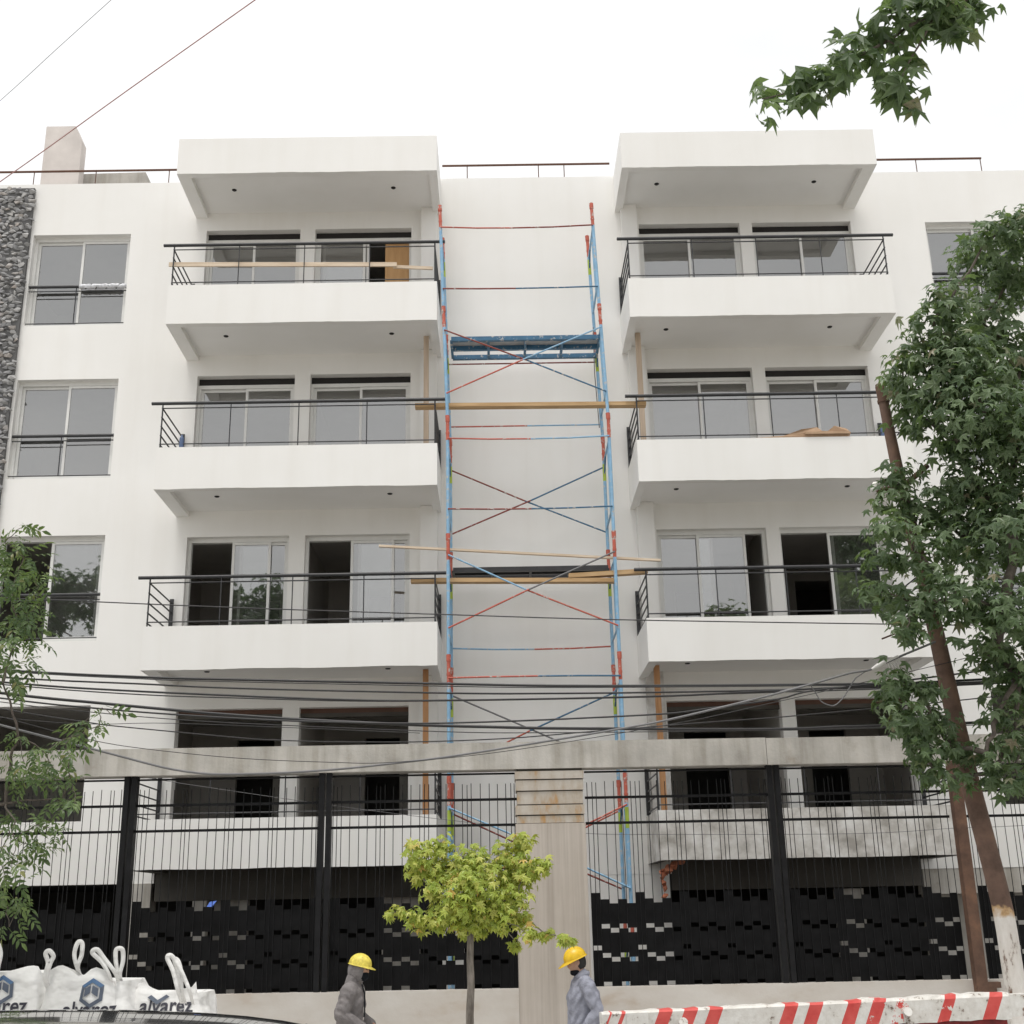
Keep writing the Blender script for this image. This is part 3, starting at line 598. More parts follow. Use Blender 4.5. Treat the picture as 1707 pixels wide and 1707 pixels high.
cable('single wire crossing the second floor balconies above the bundle', [(0, 996), (91, 1000), (248, 1007), (450, 1015), (730, 1024), (1030, 1033), (1500, 1040.7), (1600, 1042)], .0058, Y=-5.6)
cable('hair thin wire behind the fence bars across the lowest balconies', [(500, 1335), (747, 1367), (872, 1378.5), (983, 1389.6), (1120, 1391), (1430, 1389.6), (1600, 1380), (1707, 1376)], .003, 'cableg', Y=-2.4)
cable('loose grey loop of wire drooping beside the clamp', [(1300, 1153), (1345, 1142), (1355, 1148), (1367, 1167), (1378, 1174), (1391, 1176), (1404, 1165), (1414, 1150), (1425, 1132), (1434, 1125), (1448, 1116)], .0055, 'cableg', Y=-6.12, left=False, right=False)
cable('faint black wire just under the roof of the low window opening at left', [(0, 1196), (150, 1207), (300, 1206), (700, 1222)], .003, Y=-5.6, right=False)
cable('reddish wire slanting up across the sky at top left', [(0, 303), (212, 151), (425, 0), (560, -96)], .0042, 'cabler', Y=(-8.5, -11.0), right=True, left=True)
cable('faint thin wire slanting across the top left corner of the sky', [(0, 168), (92, 84), (185, 0), (260, -68)], .0022, 'cableg', Y=(-8.5, -10.5))
t = thing('cable_clamp', 'pale cable clamp with a comb of short pins, beside the leaning pole', 'cable clamp', U(1478, 1102, -6.15))
a, b, c = U(1453, 1116, -6.15), U(1475, 1104, -6.15), U(1497, 1094, -6.15)
MB().tube([a, (a + b) / 2, b], [.012, .026, .02], 10).build('sleeve', 'porc', t)
m = MB(); m.bar(b, c, .03, .02)
for i in range(5): q = b + (c - b) * (.15 + .2 * i); m.tube([q, q + Vector((.03, 0, -.09))], .006, 6)
m.build('comb', 'porc', t)

# ------------------------------------------------------------------ leaning rusty pole
pt = thing('utility_pole', 'leaning rusty steel pole with a whitewashed foot', 'utility pole', (4.50, -6.1, 0))
top = U(1467, 641, -6.1); mid = U(1548, 1000, -6.1); low = U(1668, 1500, -6.1); foot = U(1692, 1640, -6.1); d = (foot - low).normalized(); base = foot + d * (foot.z / -d.z)
P = smooth([base, foot, low, U(1610, 1275, -6.1), mid, U(1500, 800, -6.1), top], 8); zt = top.z
rr = [.090 - .007 * min(1, max(0, p.z / 3.2)) - .036 * min(1, max(0, (p.z - 3.2) / (zt - 3.2))) for p in P]
MB().tube(P, rr, 20).build('shaft', 'poleg', pt)
m = MB(); i = len(P) - 1; ax = (P[-1] - P[-2]).normalized()
m.tube([top - ax * .17, top - ax * .02], .051, 16); m.tube([top - ax * .195, top - ax * .165], .058, 16); m.build('cap', 'rust', pt)
q = U(1508, 810, -6.1); e = U(1462, 818, -6.12)
m = MB(); m.tube([q, e], .024, 10); e2 = U(1546, 776, -6.1); m.tube([q + Vector((.02, 0, .02)), e2], .026, 10); m.build('bracket_arm', 'rust', pt)
m = MB(); m.lathe([(0, 0), (.045, 0), (.05, .02), (.03, .035), (.045, .05), (.03, .07), (.02, .085), (0, .085)], e + Vector((-.01, 0, .0)), 16); m.build('insulator', 'porc', pt)
m = MB(); m.tube([U(1560, 1030, -6.22), U(1470, 1065, -6.2)], .008, 6); m.build('stay_rod', 'rust', pt)

# ------------------------------------------------------------------ white bulk bags
def text_mesh(s, size):
    cu = bpy.data.curves.new('lettering', 'FONT'); cu.body = s; cu.size = size; cu.align_x = 'CENTER'; cu.extrude = .0; cu.offset = .003
    o = bpy.data.objects.new('lettering', cu); COL.objects.link(o); dg = bpy.context.evaluated_depsgraph_get(); dg.update()
    me = bpy.data.meshes.new_from_object(o.evaluated_get(dg)); vs = [v.co.copy() for v in me.vertices]; fs = [tuple(f.vertices) for f in me.polygons]
    bpy.data.objects.remove(o); bpy.data.meshes.remove(me); return vs, fs
TV, TF = text_mesh('alvarez', .172)
def bag(cx, fy, w, top, rot, label, loops, logo, crest, sx=0, face_drop=0):
    t = thing('bulk_bag', label, 'bulk bag', (cx, fy + w / 2, .14), 'white bulk bags piled on the pavement')
    Rz = Matrix.Rotation(rot, 3, 'Z'); C = Vector((cx, fy + w / 2, 0)); rnd = random.Random(cx)
    n, hgt = 14, 16; ph = [rnd.uniform(0, 6.28) for _ in range(8)]
    def surf(u, v):     # u around 0..4, v height 0..1
        s = int(u) % 4; f = u - int(u); e = f * 2 - 1; h = w / 2
        bul = (1 - e ** 4) * .05 * math.sin(math.pi * min(1, v * 1.02)) + .03 * math.sin(math.pi * v)
        crease = .018 * math.sin(5 * f + ph[s] + 9 * v) * v + .012 * math.sin(17 * f + ph[s + 4] - 6 * v) * v ** 2 + .01 * math.sin(23 * v + 4 * f + ph[s])
        o = h + bul + crease; rc = .9
        p = [(e * h, -o), (o, e * h), (-e * h, o), (-o, -e * h)][s]
        q4 = ((abs(p[0]) / o) ** 5 + (abs(p[1]) / o) ** 5) ** .2; tuck = 1 - .15 * (max(0, v - .6) / .4) ** 2; p = (p[0] / q4 * tuck, p[1] / q4 * tuck)
        z = .14 + (top + crest(s, f) - .14) * v
        return C + Rz @ Vector((p[0], p[1], 0)) + Vector((0, 0, z))
    m = MB(); vs = []; fs = []; N = 4 * n
    for j in range(hgt + 1):
        for i in range(N): vs.append(surf(i / n, j / hgt))
    for j in range(hgt):
        for i in range(N): fs.append((j * N + i, j * N + (i + 1) % N, (j + 1) * N + (i + 1) % N, (j + 1) * N + i))
    m.add(vs, fs, 0, True)
    inner = []; rim = vs[-N:]; cen = C + Vector((0, 0, top - .12)); o0 = len(vs)
    ring2 = [cen + (p - cen) * .72 + Vector((0, 0, -.03 + .04 * math.sin(i * 1.9))) for i, p in enumerate(rim)]
    m.add(rim + ring2 + [cen], [(i, (i + 1) % N, N + (i + 1) % N, N + i) for i in range(N)] + [(N + i, N + (i + 1) % N, 2 * N) for i in range(N)], 0, True)
    m.build('sack', 'bag', t)
    for L in loops: 
        lm = MB(); L = [L[0] - Vector((0, -.16, .12))] + list(L) + [L[-1] - Vector((0, -.16, .12))]; pts = smooth([Vector(q) for q in L], 6); wd = .035
        vs = []; fs = []
        for i, p in enumerate(pts):
            tn = (pts[min(i + 1, len(pts) - 1)] - pts[max(i - 1, 0)]).normalized(); nn = tn.cross(Vector((0, 1, 0))).normalized(); th = Vector((0, 1, 0)) * .006; tw = .012 + .007 * math.sin(math.pi * i / (len(pts) - 1))
            vs += [p + nn * tw + th, p - nn * tw + th, p - nn * tw - th, p + nn * tw - th]
        for i in range(len(pts) - 1):
            for k in range(4): fs.append((i * 4 + k, i * 4 + (k + 1) % 4, i * 4 + 4 + (k + 1) % 4, i * 4 + 4 + k))
        lm.add(vs, fs, 0, True); lm.build('lifting_loop', 'bag', t)
    def onface(x, z):   # local face coordinates -> just proud of the front
        f = max(0.001, min(.999, x / w + .5)); zz = z; 
        tp = top + crest(0, f); v = (zz - .14) / (tp - .14)
        if v > .995: return None
        p = surf(f, v); q = surf(min(.999, f + .02), v) - surf(max(0.001, f - .02), v); nrm = q.cross(Vector((0, 0, 1))).normalized(); return p + nrm * .012
    def decal(name, polys, mats, mis):
        m = MB()
        for poly, mi in zip(polys, mis):
            pp = [onface(*q) for q in poly]
            if all(p is not None for p in pp): m.add(pp, [tuple(range(len(pp)))], mi)
        if m.v: m.build(name, mats, t)
    lx, lz = logo; polys = []
    for f in TF:
        polys.append([(TV[i].x * 1.0 + lx + sx, TV[i].y + lz - .185) for i in f])
    # cut long triangles is unnecessary: the face is nearly flat
    decal('lettering', polys, ['ink'], [0] * len(polys))
    def hexa(r, k): return (lx + r * math.sin(math.radians(60 * k)), lz + r * math.cos(math.radians(60 * k)))
    P6 = [hexa(.118, k) for k in range(6)]; Q6 = [hexa(.083, k) for k in range(6)]; c0 = (lx, lz)
    lg = []; mis = []
    for k in range(6): 
        a, b = k, (k + 1) % 6; g = .96
        lg.append([P6[a], P6[b], Q6[b], Q6[a]]); mis.append(0 if k in (0, 5) else 1)
    S6 = [hexa(.070, k) for k in range(6)]; o_ = .006
    lg.append([(lx - o_, lz + .003), (lx - o_, S6[0][1] - .006), (S6[5][0], S6[5][1]), (S6[4][0], S6[4][1] + .004)]); mis.append(1)
    lg.append([(lx + o_, lz + .003), (S6[2][0], S6[2][1] + .004), (S6[1][0], S6[1][1]), (lx + o_, S6[0][1] - .006)]); mis.append(1)
    decal('printed_emblem', lg, ['inkb', 'inkg'], mis)
    m = MB(); x0, x1, y0, y1 = cx - w / 2, cx + w / 2, fy, fy + w
    return t
def LP(px, Y): return [U(x, y, Y if i < 1000 else Y) for i, (x, y) in enumerate(px)]
BY = -5.9
zt = lambda x, y: U(x, y, BY).z
cX = [U(-10, 1650, BY).x, U(143, 1650, BY).x, U(262, 1650, BY).x]
bag(cX[0], BY, .88, zt(10, 1614), R(4), 'white bulk bag cut by the left edge, its emblem half out of frame',
    [LP([(-12, 1622), (-14, 1590), (-6, 1572), (1, 1590), (-4, 1622)], BY - .02)], (.04, zt(0, 1650)), lambda s, f: (.03 * math.sin(f * 9) - .06 * max(0, f - .6)) if s == 0 else -.05)
bag(cX[1], BY - .08, .80, zt(150, 1618), R(-3), 'middle white bulk bag, puffed up, with four raised loops and a whole emblem',
    [LP([(74, 1632), (80, 1606), (76, 1590), (82, 1585), (89, 1594), (84, 1606), (78, 1632)], BY - .06), LP([(128, 1612), (124, 1590), (130, 1571), (137, 1573), (136, 1592), (130, 1612)], BY + .05), LP([(182, 1626), (170, 1604), (154, 1588), (162, 1583), (174, 1598), (192, 1622)], BY - .05), LP([(197, 1626), (193, 1600), (194, 1583), (204, 1583), (205, 1602), (200, 1626)], BY + .03)],
    (U(165, 1650, BY).x - cX[1], zt(165, 1654)), lambda s, f: (.05 * math.exp(-((f - .2) / .16) ** 2) - .05 * math.exp(-((f - .45) / .1) ** 2) + .03 * math.exp(-((f - .62) / .1) ** 2) - .20 * max(0, f - .78) / .22) if s == 0 else -.09)
bag(cX[2], BY + .22, .72, zt(262, 1650), R(3), 'slumped white bulk bag nearest the hooded man, emblem cut by its sagging top',
    [LP([(296, 1650), (288, 1618), (279, 1597), (285, 1593), (296, 1607), (308, 1632), (316, 1652)], BY - .05), LP([(300, 1650), (296, 1620), (291, 1600), (297, 1603), (302, 1622), (303, 1650)], BY)],
    (U(247, 1650, BY).x - cX[2], zt(247, 1653)), lambda s, f: (.05 * math.exp(-((f - .12) / .13) ** 2) - .03 * math.exp(-((f - .5) / .2) ** 2) + .09 * max(0, f - .85) / .15) if s == 0 else -.05, sx=.09)
for cx in cX:
    t = thing('pallet', ['wooden pallet under the bag at the left edge', 'wooden pallet under the middle white bag', 'wooden pallet under the slumped white bag'][cX.index(cx)], 'pallet', (cx, BY + .46, 0), 'pallets under the white bags')
    for i in range(5): MB().box(cx - .38, cx + .38, BY + .02 + .19 * i, BY + .12 + .19 * i, .115, .137).build('board', 'palletw', t)
    for i in range(3): MB().box(cx - .37 + .32 * i, cx - .28 + .32 * i, BY + .02, BY + .88, .004, .114).build('bearer', 'palletw', t)
# ------------------------------------------------------------------ parked car (only its roof shows)
CARY = -11.62
ct = thing('parked_car', 'dark glossy parked car whose roof shows along the bottom left edge', 'car', (-2.2, CARY, -.15))
ST = [(-4.45, .55, .62, .62), (-4.4, .70, .9, .9), (-4.1, .78, 1.0, 1.05), (-3.55, .82, 1.02, 1.50), (-3.0, .84, 1.02, 1.60), (-2.3, .85, 1.01, 1.63), (-1.5, .85, 1.0, 1.615), (-.8, .85, .99, 1.55), (-.4, .85, .98, 1.36), (.05, .84, .96, 1.03), (.5, .82, .93, .98), (.9, .74, .84, .86), (1.05, .6, .6, .62)]
def ring(x, w, belt, top):
    roofy = .60 if top > belt + .25 else w * .86
    pts = [(-w * .9, .18), (-w, .42), (-w * 1.0, .7), (-w * .97, belt), (-(roofy + .05), max(belt + .01, top - .07)), (-roofy * .86, top - .022), (-roofy * .45, top - .004), (0, top)]
    pts = pts + [(-a, b) for a, b in pts[-2::-1]]
    return [(x, CARY + a, b - .0) for a, b in pts]
m = MB(); vs = []; fs = []; K = 15
for s in ST: vs += ring(*s)
for i in range(len(ST) - 1):
    for k in range(K - 1): fs.append((i * K + k, (i + 1) * K + k, (i + 1) * K + k + 1, i * K + k + 1))
m.add(vs, fs, 0, True); m.add(vs[:K], [tuple(range(K))[::-1]]); m.add(vs[-K:], [tuple(range(K))]); m.add([p for s in (ST[0], ST[-1]) for p in (ring(*s)[0], ring(*s)[-1])], [(0, 1, 3, 2)])
body = m.build('body', 'car', ct)
sb = body.modifiers.new('smooth', 'SUBSURF'); sb.levels = sb.render_levels = 2
for sgn in (-1, 1):
    for a, b in ((-3.5, -2.45), (-2.38, -1.05)):
        z0, z1 = 1.04, 1.42; y0, y1 = CARY + sgn * .845, CARY + sgn * .70
        MB().quad((a, y0, z0), (b, y0, z0), (b - (.25 if b > -2 else 0), y1, z1), (a + (.2 if a < -3 else 0), y1, z1)).build('side_window', 'carglass', ct)
MB().quad((-.92, CARY - .6, 1.512), (-.92, CARY + .6, 1.512), (.02, CARY + .74, 1.075), (.02, CARY - .74, 1.075)).build('windscreen', 'carglass', ct)
MB().quad((-4.16, CARY - .7, 1.1), (-4.16, CARY + .7, 1.1), (-3.62, CARY + .58, 1.44), (-3.62, CARY - .58, 1.44)).build('rear_window', 'carglass', ct)
for sgn in (-1, 1):
    for x in (-3.45, -.05):
        yw = CARY + sgn * .74; m = MB(); m.tube([(x, yw - .1, .15), (x, yw + .1, .15)], .30, 28); wo = m.build('wheel', 'tyre', ct)
        m = MB(); m.tube([(x, yw + sgn * .101, .15), (x, yw + sgn * .108, .15)], .19, 20); m.build('rim', 'chrome', wo)
    MB().box(.86, .98, CARY + sgn * .55 - .14, CARY + sgn * .55 + .14, .62, .74).build('headlight', 'lamp', ct); MB().box(-4.44, -4.38, CARY + sgn * .56 - .11, CARY + sgn * .56 + .11, .72, .88).build('tail_light', 'taill', ct)

# ------------------------------------------------------------------ hazard striped barrier beam
A = U(1003, 1688, -9.1); B_ = U(1682, 1657, -8.9); zt_ = (A.z + B_.z) / 2
ang = math.atan2(B_.y - A.y, B_.x - A.x); ex = Vector((math.cos(ang), math.sin(ang), 0)); ey = Vector((-math.sin(ang), math.cos(ang), 0)); LEN = (B_ - A).xy.length
st = thing('road_barrier', 'battered white steel barrier beam with slanted red stripes at the lower right edge', 'barrier', (A.x + 1.3, A.y + .1, -.15))
zA, zB = A.z, B_.z
def sk(s, t, z): return A.xy.to_3d() + ex * s + ey * t + Vector((0, 0, z + (zB - zA) * (s / LEN - .5)))
k = NT('striped_rim_paint')                                    # stripes follow the rim's length; each has its own wear
geo = k.add('ShaderNodeNewGeometry'); dot = k.add('ShaderNodeVectorMath', operation='DOT_PRODUCT'); k.link(geo.outputs['Position'], dot.inputs[0]); dot.inputs[1].default_value = (ex.x, ex.y, -.45)
off = A.x * ex.x + A.y * ex.y - .45 * (zt_ - .07)
px2s = lambda px: (U(px, 1690 - (px - 1003) * .035, A.y).xy - A.xy).dot(ex.xy) if False else (px - 1003) / 679 * LEN
s1 = k.add('ShaderNodeMapRange'); s1.inputs[1].default_value = off - .1; s1.inputs[2].default_value = off + LEN + .4; k.link(dot.outputs['Value'], s1.inputs[0])
ST_ = [(1009, 1014, .95), (1030, 1036, .95), (1088, 1110, 1), (1129, 1152, 1), (1172, 1195, 1), (1262, 1275, .45), (1294, 1317, .8), (1336, 1359, .8), (1400, 1420, 1), (1441, 1464, .7), (1482, 1505, .6), (1559, 1579, .72), (1601, 1621, .45), (1637, 1659, 1)]
rmp = k.add('ShaderNodeValToRGB'); rmp.color_ramp.interpolation = 'CONSTANT'; el = rmp.color_ramp.elements; el[0].color = (0, 0, 0, 1); el.remove(el[1])
for a, b, v in ST_:
    e = el.new((px2s(a) + .1) / (LEN + .5)); e.color = (v, v, v, 1); e = el.new((px2s(b) + .1) / (LEN + .5)); e.color = (0, 0, 0, 1)
k.link(s1.outputs[0], rmp.inputs[0])
wn = k.noise(9, 7, .7); add = k.add('ShaderNodeMath', operation='ADD'); k.link(rmp.outputs[0], add.inputs[0]); k.link(wn, add.inputs[1])
isr = k.ramp(add.outputs[0], [(.0, (0, 0, 0)), (.98, (0, 0, 0)), (1.0, (1, 1, 1))])
mm = k.add('ShaderNodeMath', operation='SUBTRACT'); mm.inputs[1].default_value = .02; k.link(add.outputs[0], mm.inputs[0])
gt = k.add('ShaderNodeMath', operation='GREATER_THAN'); gt.inputs[1].default_value = 1.13; k.link(add.outputs[0], gt.inputs[0])
whit = k.ramp(k.noise(13, 6, .7), [(.33, (.13, .08, .055)), (.40, (.60, .575, .53)), (.7, (.77, .76, .73))]); redc = k.ramp(k.noise(10, 5), [(.3, (.52, .045, .04)), (.7, (.64, .10, .085))])
k.bump(k.noise(12, 5), .5, .012); k.base(k.mix(gt.outputs[0], whit, redc), .55); MAT['rim'] = k.m
k = NT('chipped_white_paint'); MAT['rimw'] = k.base(k.ramp(k.noise(15, 7, .7), [(.36, (.18, .10, .06)), (.44, (.62, .60, .56)), (.7, (.76, .75, .72))]), .6)
MAT['skipred'] = plain('chipped_dark_red_paint', (.20, .015, .015), .6, var=.5, scale=10)
n = 48; m = MB(); vs = []; fs = []; H = .145
for i in range(n + 1):
    s = LEN * i / n; j = [random.uniform(-.005, .005) for _ in range(4)]; dent = -.012 * math.exp(-((s - LEN * .72) / .12) ** 2) + .012 * (s > LEN * .63)
    for t, z in ((0 + j[0], -H + j[1]), (-.004 + j[0], -.012), (.012, 0 + dent + j[2]), (.10, 0 + dent + j[3]), (.10, -H)): vs.append(sk(s, t, zt_ + z))
for i in range(n):
    for q in range(5): fs.append((i * 5 + q, (i + 1) * 5 + q, (i + 1) * 5 + (q + 1) % 5, i * 5 + (q + 1) % 5))
m.add(vs, fs); m.add(vs[:5], [(4, 3, 2, 1, 0)]); m.add(vs[-5:], [(0, 1, 2, 3, 4)])
def slab(m, s0, s1, t0, t1, z0, z1, mi=0):
    v = [sk(s, t, z) for z in (z0, z1) for s, t in ((s0, t0), (s1, t0), (s1, t1), (s0, t1))]; m.add(v, [(0, 3, 2, 1), (4, 5, 6, 7), (0, 1, 5, 4), (1, 2, 6, 5), (2, 3, 7, 6), (3, 0, 4, 7)], mi)
m.build('beam', 'rim', st)
m = MB(); slab(m, LEN + .003, LEN + .42, .004, .095, zt_ - H + .012, zt_ - .004); m.build('end_plate', 'rimw', st)
m = MB(); slab(m, .15, .285, -.012, -.0045, zt_ - H + .006, zt_ - .010); m.build('cover_plate', 'rimw', st)
m = MB(); slab(m, .06, LEN - .02, .03, .07, .28, zt_ - H - .002); m.build('lower_board', 'skipred', st)
for s in (.45, LEN - .6):
    m = MB(); slab(m, s - .05, s + .05, .071, .15, -.10, zt_ - H + .02); m.build('leg', 'rust', st); m = MB(); slab(m, s - .07, s + .07, -.3, .5, -.145, -.101); m.build('foot', 'rust', st)
for s in (LEN * .19, LEN * .735):
    m = MB(); m.tube([sk(s, .0, zt_ - .075), sk(s, -.04, zt_ - .075)], .018, 10); m.tube([sk(s, -.04, zt_ - .075), sk(s, -.055, zt_ - .07)], .028, 10); m.build('bolt_head', 'rimw', st)
# ------------------------------------------------------------------ people
def chain(nodes, n=20, dens=5):
    """closed rounded limb through (point, radius | (depth, width)) nodes; welded to its neighbours by remesh()"""
    P = smooth([q[0] for q in nodes], dens) if len(nodes) > 2 else [Vector(nodes[0][0]).lerp(Vector(nodes[1][0]), i / dens) for i in range(dens + 1)]
    rad = [q[1] if isinstance(q[1], tuple) else (q[1], q[1]) for q in nodes]; RR = []
    for i in range(len(P)):
        t = min(len(nodes) - 1 - 1e-6, i / dens); k = int(t); f = t - k; f = f * f * (3 - 2 * f); RR.append((rad[k][0] * (1 - f) + rad[k + 1][0] * f, rad[k][1] * (1 - f) + rad[k + 1][1] * f))
    d0 = (P[0] - P[1]).normalized(); d1 = (P[-1] - P[-2]).normalized()
    cap0 = [(P[0] + d0 * min(RR[0]) * math.sin(a), math.cos(a), RR[0]) for a in (1.5, 1.1, .7, .35)]; cap1 = [(P[-1] + d1 * min(RR[-1]) * math.sin(a), math.cos(a), RR[-1]) for a in (.35, .7, 1.1, 1.5)]
    seq = cap0 + [(p, 1, r) for p, r in zip(P, RR)] + cap1; vs = []; fs = []
    for i, (p, k, r) in enumerate(seq):
        d = (seq[min(i + 1, len(seq) - 1)][0] - seq[max(i - 1, 0)][0]).normalized()
        b = Vector((0, 1, 0)) - d * d.y; b = b.normalized() if b.length > .2 else (Vector((1, 0, 0)) - d * d.x).normalized(); a_ = b.cross(d)
        for j in range(n):
            t = 2 * math.pi * j / n; vs.append(p + a_ * math.cos(t) * r[0] * k + b * math.sin(t) * r[1] * k)
    m = len(seq)
    for i in range(m - 1):
        for j in range(n): fs.append((i * n + j, i * n + (j + 1) % n, (i + 1) * n + (j + 1) % n, (i + 1) * n + j))
    fs.append(tuple(range(n))[::-1]); fs.append(tuple((m - 1) * n + j for j in range(n))); return vs, fs
def skin_mesh(nodes, edges=None, sub=2): return chain(nodes)
def remesh(parts, vox, smooth_it=4):
    m = MB()
    for vs, fs in parts: m.add(vs, fs)
    me = bpy.data.meshes.new('rm'); me.from_pydata(m.v, [], m.f); o = bpy.data.objects.new('rm', me); COL.objects.link(o)
    r = o.modifiers.new('r', 'REMESH'); r.mode = 'VOXEL'; r.voxel_size = vox
    s = o.modifiers.new('sm', 'SMOOTH'); s.iterations = smooth_it; s.factor = .5
    dg = bpy.context.evaluated_depsgraph_get(); dg.update(); ev = bpy.data.meshes.new_from_object(o.evaluated_get(dg))
    vs = [v.co.copy() for v in ev.vertices]; fs = [tuple(p.vertices) for p in ev.polygons]
    bpy.data.objects.remove(o); bpy.data.meshes.remove(me); bpy.data.meshes.remove(ev); return vs, fs
def ellip(c, r, n=24, k=16, fn=None, rot=None):
    vs = []; fs = []
    for j in range(k + 1):
        ph = math.pi * j / k
        for i in range(n):
            th = 2 * math.pi * i / n; d = Vector((math.cos(th) * math.sin(ph), math.sin(th) * math.sin(ph), math.cos(ph)))
            s = fn(d) if fn else 1; p = Vector((d.x * r[0], d.y * r[1], d.z * r[2])) * s
            if rot: p = rot @ p
            vs.append(Vector(c) + p)
    for j in range(k):
        for i in range(n): fs.append((j * n + i, (j + 1) * n + i, (j + 1) * n + (i + 1) % n, j * n + (i + 1) % n))
    return vs, fs
def hand(w, d, side, palm):
    """five separate curled fingers; d = direction of the hand, palm = direction the palm faces"""
    d = Vector(d).normalized(); palm = Vector(palm).normalized(); across = d.cross(palm).normalized() * side; w = Vector(w); parts = []
    parts.append(ellip(w + d * .045, (.042, .042, .042), 14, 10, rot=Matrix((across * 1.0, palm * .42, d * 1.15)).transposed()))
    for i, (ln, off) in enumerate(((.068, .030), (.078, .010), (.072, -.010), (.056, -.029))):
        a = w + d * .075 + across * off; b = a + (d * .85 + palm * .35).normalized() * ln * .45; c = b + (d * .4 + palm * .9).normalized() * ln * .32; e = c + (d * -.1 + palm).normalized() * ln * .26
        parts.append(skin_mesh([(tuple(w + d * .05 + across * off), .009), (tuple(a), .0095), (tuple(b), .0088), (tuple(c), .008), (tuple(e), .007)], [(0, 1), (1, 2), (2, 3), (3, 4)], 1))
    a = w + d * .025 + across * .030; b = a + (across * .8 + d * .6 + palm * .3).normalized() * .04; c = b + (d * .8 + palm * .5).normalized() * .03
    parts.append(skin_mesh([(tuple(w + d * .02), .011), (tuple(a), .012), (tuple(b), .010), (tuple(c), .008)], [(0, 1), (1, 2), (2, 3)], 1)); return parts
def person(loc, face, label, tilt, lean, arms, hooded, belly, hs=1.0):
    t = thing('person', label, 'person', (loc[0], loc[1], 0)); Rz = Matrix.Rotation(face, 3, 'Z')
    def put(name, vf, mat, smooth=True, **k):
        m = MB(); m.add([Rz @ (Vector(v) * hs) + Vector((loc[0], loc[1], 0)) for v in vf[0]], vf[1], 0, smooth); return m.build(name, mat, t, **k)
    f = lean
    tor = [((0, 0, .90), (.125, .15)), ((f * .3, 0, 1.05), (.115 + belly, .14)), ((f * .7, 0, 1.20), (.122 + belly * .8, .155)), ((f * .95, 0, 1.33), (.105, .15)), ((f * 1.25, 0, 1.42), (.052, .052)), ((f * 1.7 + .01, 0, 1.475), (.050, .050))]
    def limbs(g, neck=None):
        T = [(p, tuple(x + g for x in r)) for p, r in tor]
        if neck: T = T[:4] + neck
        C = [chain(T, 28)]
        for s, (el, wr) in zip((1, -1), arms):
            C.append(chain([((f * .95, s * .10, 1.345), .062 + g), ((f * .95, s * .175, 1.325), .062 + g), (tuple(Vector((f * .95, s * .18, 1.31)).lerp(Vector(el), .55)), .054 + g), (tuple(el), .043 + g * 1.1), (tuple(Vector(el).lerp(Vector(wr), .4)), .043 + g), (tuple(wr), .027 + g * .75)], 18))
        return C
    def legs(g, top=.86, bot=.09): return [chain([((0, s * .085, top), (.092 + g, .088 + g)), ((.012, s * .095, .66), .076 + g), ((.025, s * .10, .46), .056 + g), ((.0, s * .103, .32), .056 + g), ((-.02, s * .105, bot), .038 + g * 1.2)], 18) for s in (1, -1)]
    Hc = Vector((f * 1.7 + .045 + .02 * abs(tilt), 0, 1.555)); Rt = Matrix.Rotation(tilt, 3, 'Y')
    def face_fn(d):
        s = 1.0
        if d.x > 0:
            s += .12 * math.exp(-((d.y / .16) ** 2 + ((d.z + .12) / .17) ** 2))         # nose
            s -= .05 * math.exp(-(((abs(d.y) - .34) / .15) ** 2 + ((d.z - .12) / .13) ** 2))  # eye sockets
            s += .05 * math.exp(-((d.y / .3) ** 2 + ((d.z + .75) / .2) ** 2))             # chin
            s += .03 * math.exp(-((d.y / .16) ** 2 + ((d.z + .45) / .08) ** 2))           # lips
        return s * (1 - .10 * max(0, -d.z) * (1 - d.x) * .5)
    head = ellip(Hc, (.098, .074, .118), 40, 32, face_fn, Rt)
    ears = [ellip(Hc + Rt @ Vector((-.005, s * .076, .0)), (.018, .008, .03), 10, 8) for s in (1, -1)]
    parts = limbs(0) + legs(0) + [head] + ears
    for s, (el, wr) in zip((1, -1), arms):
        d = (Vector(wr) - Vector(el)).normalized(); parts += hand(Vector(wr) + d * .0, d, s, Vector((0, -s, -.15)) if abs(d.z) > .6 else Vector((0, -s * .6, -.8)))
    put('body', remesh(parts, .0085, 2), 'skin')
    # eyes
    for s in (1, -1): put('eye', ellip(Hc + Rt @ Vector((.080, s * .030, .014)), (.012, .013, .008), 10, 8), 'hair')
    # clothes
    g = .020 if not hooded else .027
    hem = [chain([((-.005, 0, .80), (.14 + belly * .7, .158)), ((.0, 0, .95), (.135 + belly + g * .5, .155 + g * .6))], 28)]
    cl = remesh(limbs(g, [((f * 1.2, 0, 1.405), (.075, .085)), ((f * 1.35, 0, 1.435), (.066, .07))]) + hem, .010, 3)
    fr = random.Random(face)
    def wr_(v):
        a = math.sin(v.z * 62 + v.x * 30 + 5 * math.sin(v.y * 22)) * .0035 + math.sin(v.z * 28 - v.y * 40 + v.x * 55) * .005
        c = Vector((f * .7, 0, v.z)); d = (v - c); d.z = 0
        return v + d.normalized() * a
    put('hoodie' if hooded else 'shirt', ([wr_(v) for v in cl[0]], cl[1]), 'hoodie' if hooded else 'shirt')
    put('trousers', remesh(legs(.016, .86, .07) + [chain([((0, 0, .84), (.13 + belly * .5, .15)), ((0, 0, .96), (.125 + belly * .5, .145))], 28)], .012, 2), 'trous' if hooded else 'jeans')
    for s in (1, -1): put('shoe', skin_mesh([((-.06, s * .105, .045), (.040, .042)), ((.04, s * .108, .042), (.038, .046)), ((.15, s * .115, .036), (.030, .042))], [(0, 1), (1, 2)]), 'shoe')
